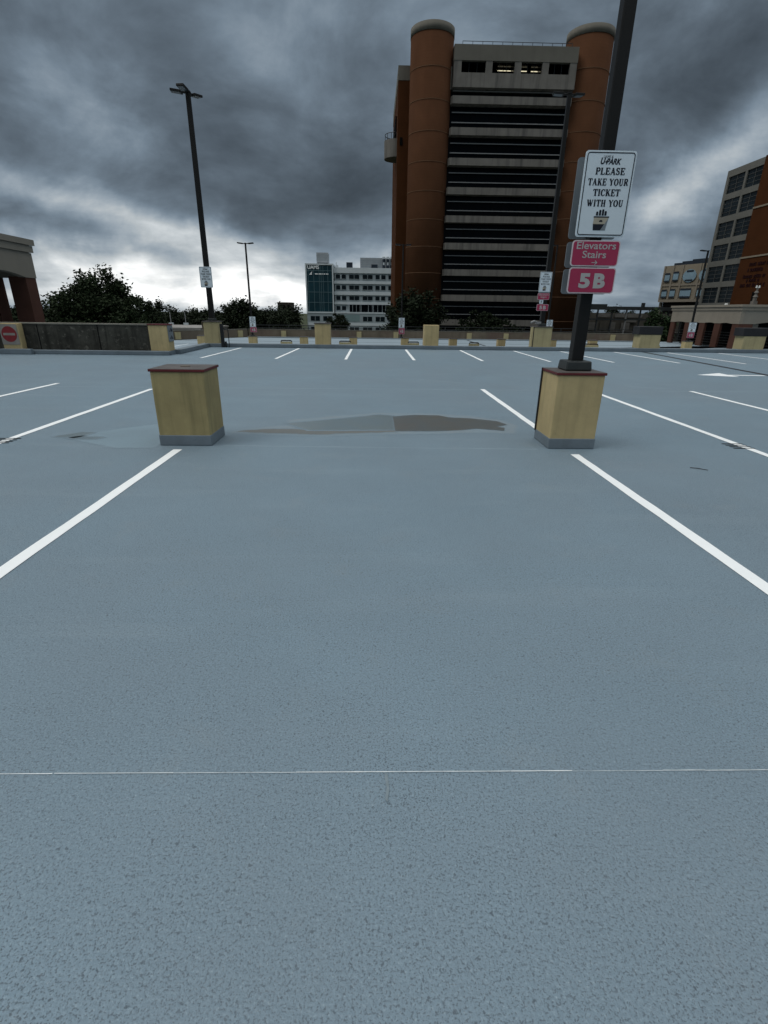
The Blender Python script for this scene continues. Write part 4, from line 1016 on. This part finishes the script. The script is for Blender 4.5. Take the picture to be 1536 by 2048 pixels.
# ------------------------------------------------------------------ grey and brick office on the right
oc = empty('brick_office', (62, 92.85, -9), 'brick and grey office building with gridded windows at the right edge', 'building')
def OC(mb): return mb.map(lambda x_, y_, z_: (x_ - 62, y_ - 92.85, z_ + 9))
t = MB(); t.box(62.35, 84, 92.86, 102.0, -9, 25.1); OC(t).build('wall', M['soffit'], oc)
t = MB()
rows = [24.15, 20.63, 17.05, 13.5, 10.0, 6.5, 3.0, -.5, -4]
t.box(62, 62.3, 92.86, 102.0, 24.15, 25.2)
for a, b in zip(rows, rows[1:]): t.box(62.002, 62.3, 92.87, 101.99, b, a - 2.6)
for y0, y1 in ((101.3, 102.0), (96.65, 97.15)): t.box(62, 62.3, y0, y1, -9, 24.15)
OC(t).build('facade_frame', M['greyconc'], oc)
for zt in rows[:-1]:
    for y0, y1 in ((97.15, 101.3), (92.86, 96.65)):
        t = MB(); t.box(62.2, 62.34, y0, y1, zt - 2.6, zt); w__ = OC(t).build('window', M['winglass'], oc)
        t = MB()
        for q_ in (.25, .5, .75): t.box(62.15, 62.2, y0, y1, zt - 2.6 * q_ - .03, zt - 2.6 * q_ + .03)
        t.box(62.14, 62.2, (y0 + y1) / 2 - .05, (y0 + y1) / 2 + .05, zt - 2.6, zt)
        OC(t).build('frame', M['windowgrey'], w__)
t = MB(); t.box(61.9, 84, 70, 92.8, -9, 25.3); OC(t).build('brick_wall', M['brickdark'], oc)
t = MB(); t.box(61.8, 61.9, 70, 92.8, 17.95, 18.2); t.box(61.8, 61.9, 70, 93.0, 10.65, 10.9); OC(t).build('string_course', M['beige'], oc)
t = MB()
for z, y0, y1 in ((9.35, 90.2, 86.2), (8.5, 90.3, 86.8), (7.55, 91.0, 86.0), (6.95, 90.0, 87.0), (6.2, 91.2, 85.8)):
    y = y0
    while y > y1:
        w__ = random.uniform(.22, .42); t.box(61.84, 61.9, y - w__, y, z, z + random.choice((.42, .5))); y -= w__ + random.choice((.09, .09, .35))
OC(t).build('wall_lettering', M['wall_letter'], oc)
t = MB(); t.box(61.86, 61.9, 86.6, 87.8, -9, 5.4); OC(t).build('doorway', M['soffit'], oc)
# pale vent stack standing on the right pavilion roof
vk = empty('vent_stack', (38.9, 54.6, 2.75), 'stepped grey vent with two white caps on the right pavilion roof', 'vent')
t = MB(); t.box(-.22, .22, -.22, .22, 0, .35); t.box(-.13, .13, -.13, .13, .35, .75); t.cyl(0, 0, .75, .95, .24, .10, n=14); t.box(-.09, .09, -.09, .09, .95, 1.15); t.cyl(0, 0, 1.15, 1.32, .22, .1, n=14); t.box(-.06, .06, -.06, .06, 1.32, 1.6); t.build('stack', M['concrete'], vk)
for xx in (-.13, .15):
    t = MB(); t.cyl(xx, 0, 1.6, 1.82, .10, .05, n=12); t.tube([(0, 0, 1.5), (xx, 0, 1.62)], .025, 6); t.build('cap', M['white'], vk)
rf = MB(); rf.cyl(0, 0, 0, .16, .17, .12, n=14)
o = rf.build('roof_dome', M['white']); o.location = (37.4, 56.6, 2.76); tag(o, 'small white dome vent on the edge of the right pavilion roof', 'vent')

# ------------------------------------------------------------------ beige building with arched windows
bg_ = empty('arched_window_building', (69, 130, -9), 'beige building with arched blue windows behind the right pavilion', 'building')
_bd = Vector((0.389, -0.921))
def BG(mb): return mb.map(lambda a, d, z: (a * _bd.x + d * 0.921, a * _bd.y + d * 0.389, z + 9))
t = MB(); t.box(0, 22, 0.12, 14, 4.7, 12.5); t.box(1.2, 22, .3, 14, -9, 4.7, mi=1); BG(t).build('wall', [M['beige'], M['soffit']], bg_)
t = MB(); t.box(0, 22, -.05, .11, 4.65, 5.2); t.box(0, 22, -.03, .11, 8.1, 8.5)
for a in (0, 2.3, 4.75, 9.0, 13.2): t.box(a, a + .35, -.08, .11, 5.2, 12.5)
BG(t).build('trim', M['stucco'], bg_)
t = MB(); t.box(2.0, 4.0, .5, 8, 12.5, 13.0); t.box(4.0, 6.5, .5, 8, 12.5, 13.25); t.box(6.5, 22, .5, 8, 12.5, 13.5); BG(t).build('roof', M['bluedark'], bg_)
t = MB()
for k in range(7): t.box(-.1 + .05, .6, .6 + 1.4 * k, 1.0 + 1.4 * k, -9, 4.65)
BG(t).build('columns', M['stuccod'], bg_)
for a0, a1, z0, z1 in ((.65, 1.95, 9.0, 10.95), (2.8, 4.15, 9.1, 11.15), (.6, 1.95, 5.55, 7.4), (2.75, 4.1, 5.55, 7.5), (5.4, 8.1, 5.5, 7.5), (9.6, 12.3, 5.5, 7.5)):
    t = MB(); t.box(a0, a1, -.12, -.085, z0, z1); t.box(a0, a1, -.14, -.12, z1 - .42, z1, mi=1); t.box(a0, a1, -.14, -.12, z0, z0 + .35, mi=1)
    BG(t).build('window', [M['skyglass'], M['bluedark']], bg_)
for ac in (6.95, 10.9):
    t = MB(); t.prism([(ac + 1.65 * math.cos(R(a)), 10.1 + 1.35 * math.sin(R(a))) for a in range(0, 360, 15)], 'xz', -.12, -.085)
    t.box(ac - .85, ac + .85, -.14, -.12, 10.85, 11.25, mi=1); t.box(ac - .95, ac + .95, -.14, -.12, 8.95, 9.35, mi=1)
    BG(t).build('arched_window', [M['skyglass'], M['bluedark']], bg_)

# ------------------------------------------------------------------ covered walkway and service yard
cw = empty('covered_walkway', (47, 100, -9), 'long dark steel canopy on columns right of the brick tower', 'canopy')
t = MB(); t.box(-8.5, 14, -1, 5, 11.6, 12.05); t.box(-8.6, 14.1, -1.1, -1, 11.5, 12.1); t.box(-6.5, -3.3, 0, 3, 12.05, 12.5); t.box(3.3, 3.8, 0, .5, 12.05, 12.8); t.build('roof', M['roofsteel'], cw)
for k, x in enumerate((-8.2, -5.3, -2.6, .1, 2.7, 5.3, 8.0, 10.7, 13.4)):
    t = MB(); t.box(x, x + .22, -.8, -.55, 0, 11.6); t.build('column', M['mullion'] if k == 3 else M['roofsteel'], cw)
t = MB(); t.box(-8.5, 14, -.9, -.7, 9.75, 10.0); t.build('beam', M['roofsteel'], cw)
sb = empty('service_building', (47, 106, -9), 'low grey service building behind the dark steel canopy', 'building')
B(-9, 16, 2.2, 14, 0, 11).build('wall', M['walltan'], sb)
B(-9, 16, 2.0, 2.19, 0, 7.4).build('plinth', M['walltan'], sb)
for x0, x1, z0, z1, m_ in ((-1.6, 1.3, 10.2, 10.9, 'palebox'), (2.0, 4.2, 10.2, 10.9, 'palebox'), (4.6, 7.6, 10.2, 10.9, 'palebox'), (-8.6, -7.9, 8.2, 9.7, 'grey_panel'), (-6.8, -6.4, 7.6, 9.8, 'palebox'), (-5.2, -4.9, 7.6, 9.8, 'palebox'),
                           (-3.8, -1.4, 7.7, 9.2, 'palebox'), (-.8, .6, 7.7, 9.4, 'walltan'), (1.2, 2.4, 7.7, 9.3, 'palebox'), (3.6, 5.3, 7.7, 9.2, 'palebox'), (4.4, 6.6, 9.3, 9.75, 'palebox'), (6.2, 7.2, 7.7, 8.6, 'soffit')):
    t = B(x0, x1, 1.8, 1.98, z0, z1); t.build('wall_unit', M[m_], sb)
B(-9, 16, 1.7, 1.98, 7.35, 7.55).build('ledge', M['palebox'], sb)
for k in range(9): B(-8.6 + 2.0 * k, -7.4 + 2.0 * k, 1.9, 1.985, 6.0, 6.9).build('window', M['soffit'], sb)
fb = empty('distant_building', (-48.2, 300, -9), 'small brown flat topped building among the far woods', 'building')
B(-4.5, 3.2, 0, 10, 0, 14.6).build('wall', M['trunkwall'], fb)
t = MB()
for k in range(3):
    for j in range(2): t.box(-3.8 + 2.3 * k, -2.4 + 2.3 * k, -.06, .01, 9.2 + 2.8 * j, 10.8 + 2.8 * j)
t.build('window', M['soffit'], fb)
B(-4.7, 3.4, -.2, 10.2, 14.6, 15.0).build('roof', M['parapet'], fb)


# ------------------------------------------------------------------ trees
def crown_mesh(name, rx, ry, rz, nclump, nleaf, leaf, seed, m, spread=0.28, flat=0.35, lean=0.0, top=False):
    rd = random.Random(seed); mb = MB(); cl = []
    for _ in range(nclump):
        while True:
            p = Vector((rd.uniform(-1, 1), rd.uniform(-1, 1), rd.uniform(-flat, 1)))
            L = p.length
            if 0.35 < L < 1.0 and not (top and rd.random() > 0.35 + 0.9 * max(p.z, 0)): break
        k = rd.uniform(.75, 1.12); s_ = rd.uniform(.6, 1.25)
        cl.append((Vector((p.x * rx * k + lean * p.z * rx, p.y * ry * k, p.z * rz * k)), s_))
    for c, s_ in cl:
        for _ in range(nleaf):
            d = Vector((rd.gauss(0, 1), rd.gauss(0, 1), rd.gauss(0, .8)))
            q = c + Vector((d.x * rx, d.y * ry, d.z * rz)) * spread * s_ * .42
            a = Vector((rd.uniform(-1, 1), rd.uniform(-1, 1), rd.uniform(-.7, .7))).normalized()
            b = a.cross(Vector((rd.uniform(-1, 1), rd.uniform(-1, 1), rd.uniform(-1, 1)))).normalized()
            l = leaf * rd.uniform(.6, 1.3); w = l * .55
            mb.poly([q - a * l, q - b * w, q + a * l, q + b * w])
    me = bpy.data.meshes.new(name); me.from_pydata(mb.v, [], mb.f); me.materials.append(m)
    return me, [c for c, _ in cl]


def trunk_mb(h, r, tips, seed):
    rd = random.Random(seed); mb = MB(); pts = [(rd.uniform(-.15, .15) * k, rd.uniform(-.1, .1) * k, h * k / 5) for k in range(6)]
    mb.tube(pts, [r * (1 - .13 * k) for k in range(6)], 10)
    for tp in rd.sample(tips, min(16, len(tips))):
        b = Vector(pts[rd.choice((3, 4, 5))]); e = Vector(tp) + Vector((0, 0, h)); mid = b.lerp(e, .5) + Vector((0, 0, .25))
        mb.tube([b, mid, e], [r * .4, r * .22, r * .06], 6)
    return mb


def tree(label, loc, h, me_tips, r, m=None, seed=1, group='trees around the parking garage', scale=(1, 1, 1), rot=0.0, name='tree', cat='tree'):
    me, tips = me_tips
    o = empty(name, loc, label, cat, group); o.scale = scale; o.rotation_euler = (0, 0, rot)
    trunk_mb(h, r, tips, seed).build('trunk', M['bark'], o)
    c = bpy.data.objects.new('crown', me); col.objects.link(c); c.parent = o; c.location = (0, 0, h)
    return o


bigL = crown_mesh('crown_mesh', 6.2, 4.5, 6.3, 300, 120, .19, 11, M['leafA'], .18, .35, top=True)
tree('wide leafy tree against the bright sky behind the mildewed wall', (-29.6, 60, -9), 7.4, bigL, .35, seed=3)
bush = crown_mesh('crown_mesh', 4.5, 4, 4.2, 70, 90, .2, 19, M['leafA'], .26, .5)
tree('low leafy tree left of the wide tree, seen under the left pavilion', (-39.5, 62, -9), 6.0, bush, .25, seed=4)
tree('low dark tree filling in right of the wide leafy tree', (-23.5, 72, -9), 3.4, bush, .25, seed=5, rot=1.3)
tree('low dark tree in front of the foot of the wide leafy tree', (-32, 70, -9), 4.0, bush, .25, seed=6, rot=2.2)
mid = crown_mesh('crown_mesh', 4.6, 3.8, 6.6, 170, 130, .22, 23, M['leafB'], .22, .85)
tree('dark rounded conical tree at the left foot of the brick tower', (6.1, 80, -9), 8.2, mid, .3, seed=8, scale=(1, 1, .93))
lowt = crown_mesh('crown_mesh', 3.6, 3.0, 3.4, 70, 110, .22, 29, M['leafB'], .26, .6)
tree('low dark bushy tree in front of the tower bands', (17.6, 88, -9), 8.0, lowt, .2, seed=9)
tree('lower spreading bush right of the bush before the tower bands', (21.4, 88.5, -9), 7.0, lowt, .2, seed=10, rot=1.0)
rt = crown_mesh('crown_mesh', 2.2, 2.0, 3.6, 70, 70, .18, 37, M['leafC'], .28, .9)
tree('green tree between the steel canopy and the right pavilion', (41.3, 76, -9), 8.4, rt, .2, seed=12)
tree('small dark tree in front of the white office block podium', (-11.3, 170, -9), 7.0, lowt, .2, seed=13)
far = [crown_mesh('crown_mesh', 7.2, 6.0, 7.5 + i, 60, 150, .42, 50 + i, M['leafB'], .27, .75) for i in range(4)]
lab = []
rd = random.Random(5)
row = 0
spots = []
for k in range(31):                                     # front row of the far woods
    xx = -150 + 4.6 * k + rd.uniform(-1.5, 1.5)
    if xx < -25: spots.append((xx, 185 + rd.uniform(-12, 12), rd.uniform(-6.6, -3.9)))
for k in range(27):
    xx = -190 + 6.2 * k + rd.uniform(-2, 2)
    if xx < -31: spots.append((xx, 235 + rd.uniform(-14, 14), rd.uniform(-5.4, -2.4)))
spots += [(-30.5, 176, -5.0), (-36.5, 180, -4.6), (-43, 178, -4.4)]
for k, (xx, yy, dz_) in enumerate(spots):
    o = bpy.data.objects.new('tree', None); col.objects.link(o); o.location = (xx, yy, -9); o.rotation_euler = (0, 0, rd.uniform(0, 6)); o['category'] = 'tree'; o['group'] = 'trees of the far woods'
    o['label'] = 'dark tree in the far woods along the horizon on the left'
    me, tips = far[k % 4]; h = 6.3 + dz_ + ((1.9 if -62 < xx else 1.0) if yy < 205 else .3)
    c = bpy.data.objects.new('crown', me); col.objects.link(c); c.parent = o; c.location = (0, 0, h)
    t = MB(); t.tube([(0, 0, 0), (0, 0, h + 3)], [.4, .2], 7)
    t.build('trunk', M['bark'], o)
for k in range(16):                                     # woods to the right, mostly behind the buildings
    o = bpy.data.objects.new('tree', None); col.objects.link(o); o.location = (20 + 9 * k + rd.uniform(-2, 2), 270 + rd.uniform(-15, 15), -9); o.rotation_euler = (0, 0, rd.uniform(0, 6)); o['category'] = 'tree'; o['group'] = 'trees behind the canopy'
    o['label'] = 'dark tree far behind the steel canopy and the tower'
    me, tips = far[k % 4]; h = 4.5 + rd.uniform(-1.5, 1)
    c = bpy.data.objects.new('crown', me); col.objects.link(c); c.parent = o; c.location = (0, 0, h)
    t = MB(); t.tube([(0, 0, 0), (0, 0, h + 3)], [.4, .2], 7); t.build('trunk', M['bark'], o)

scene.render.engine = 'CYCLES'
scene.cycles.use_denoising = True
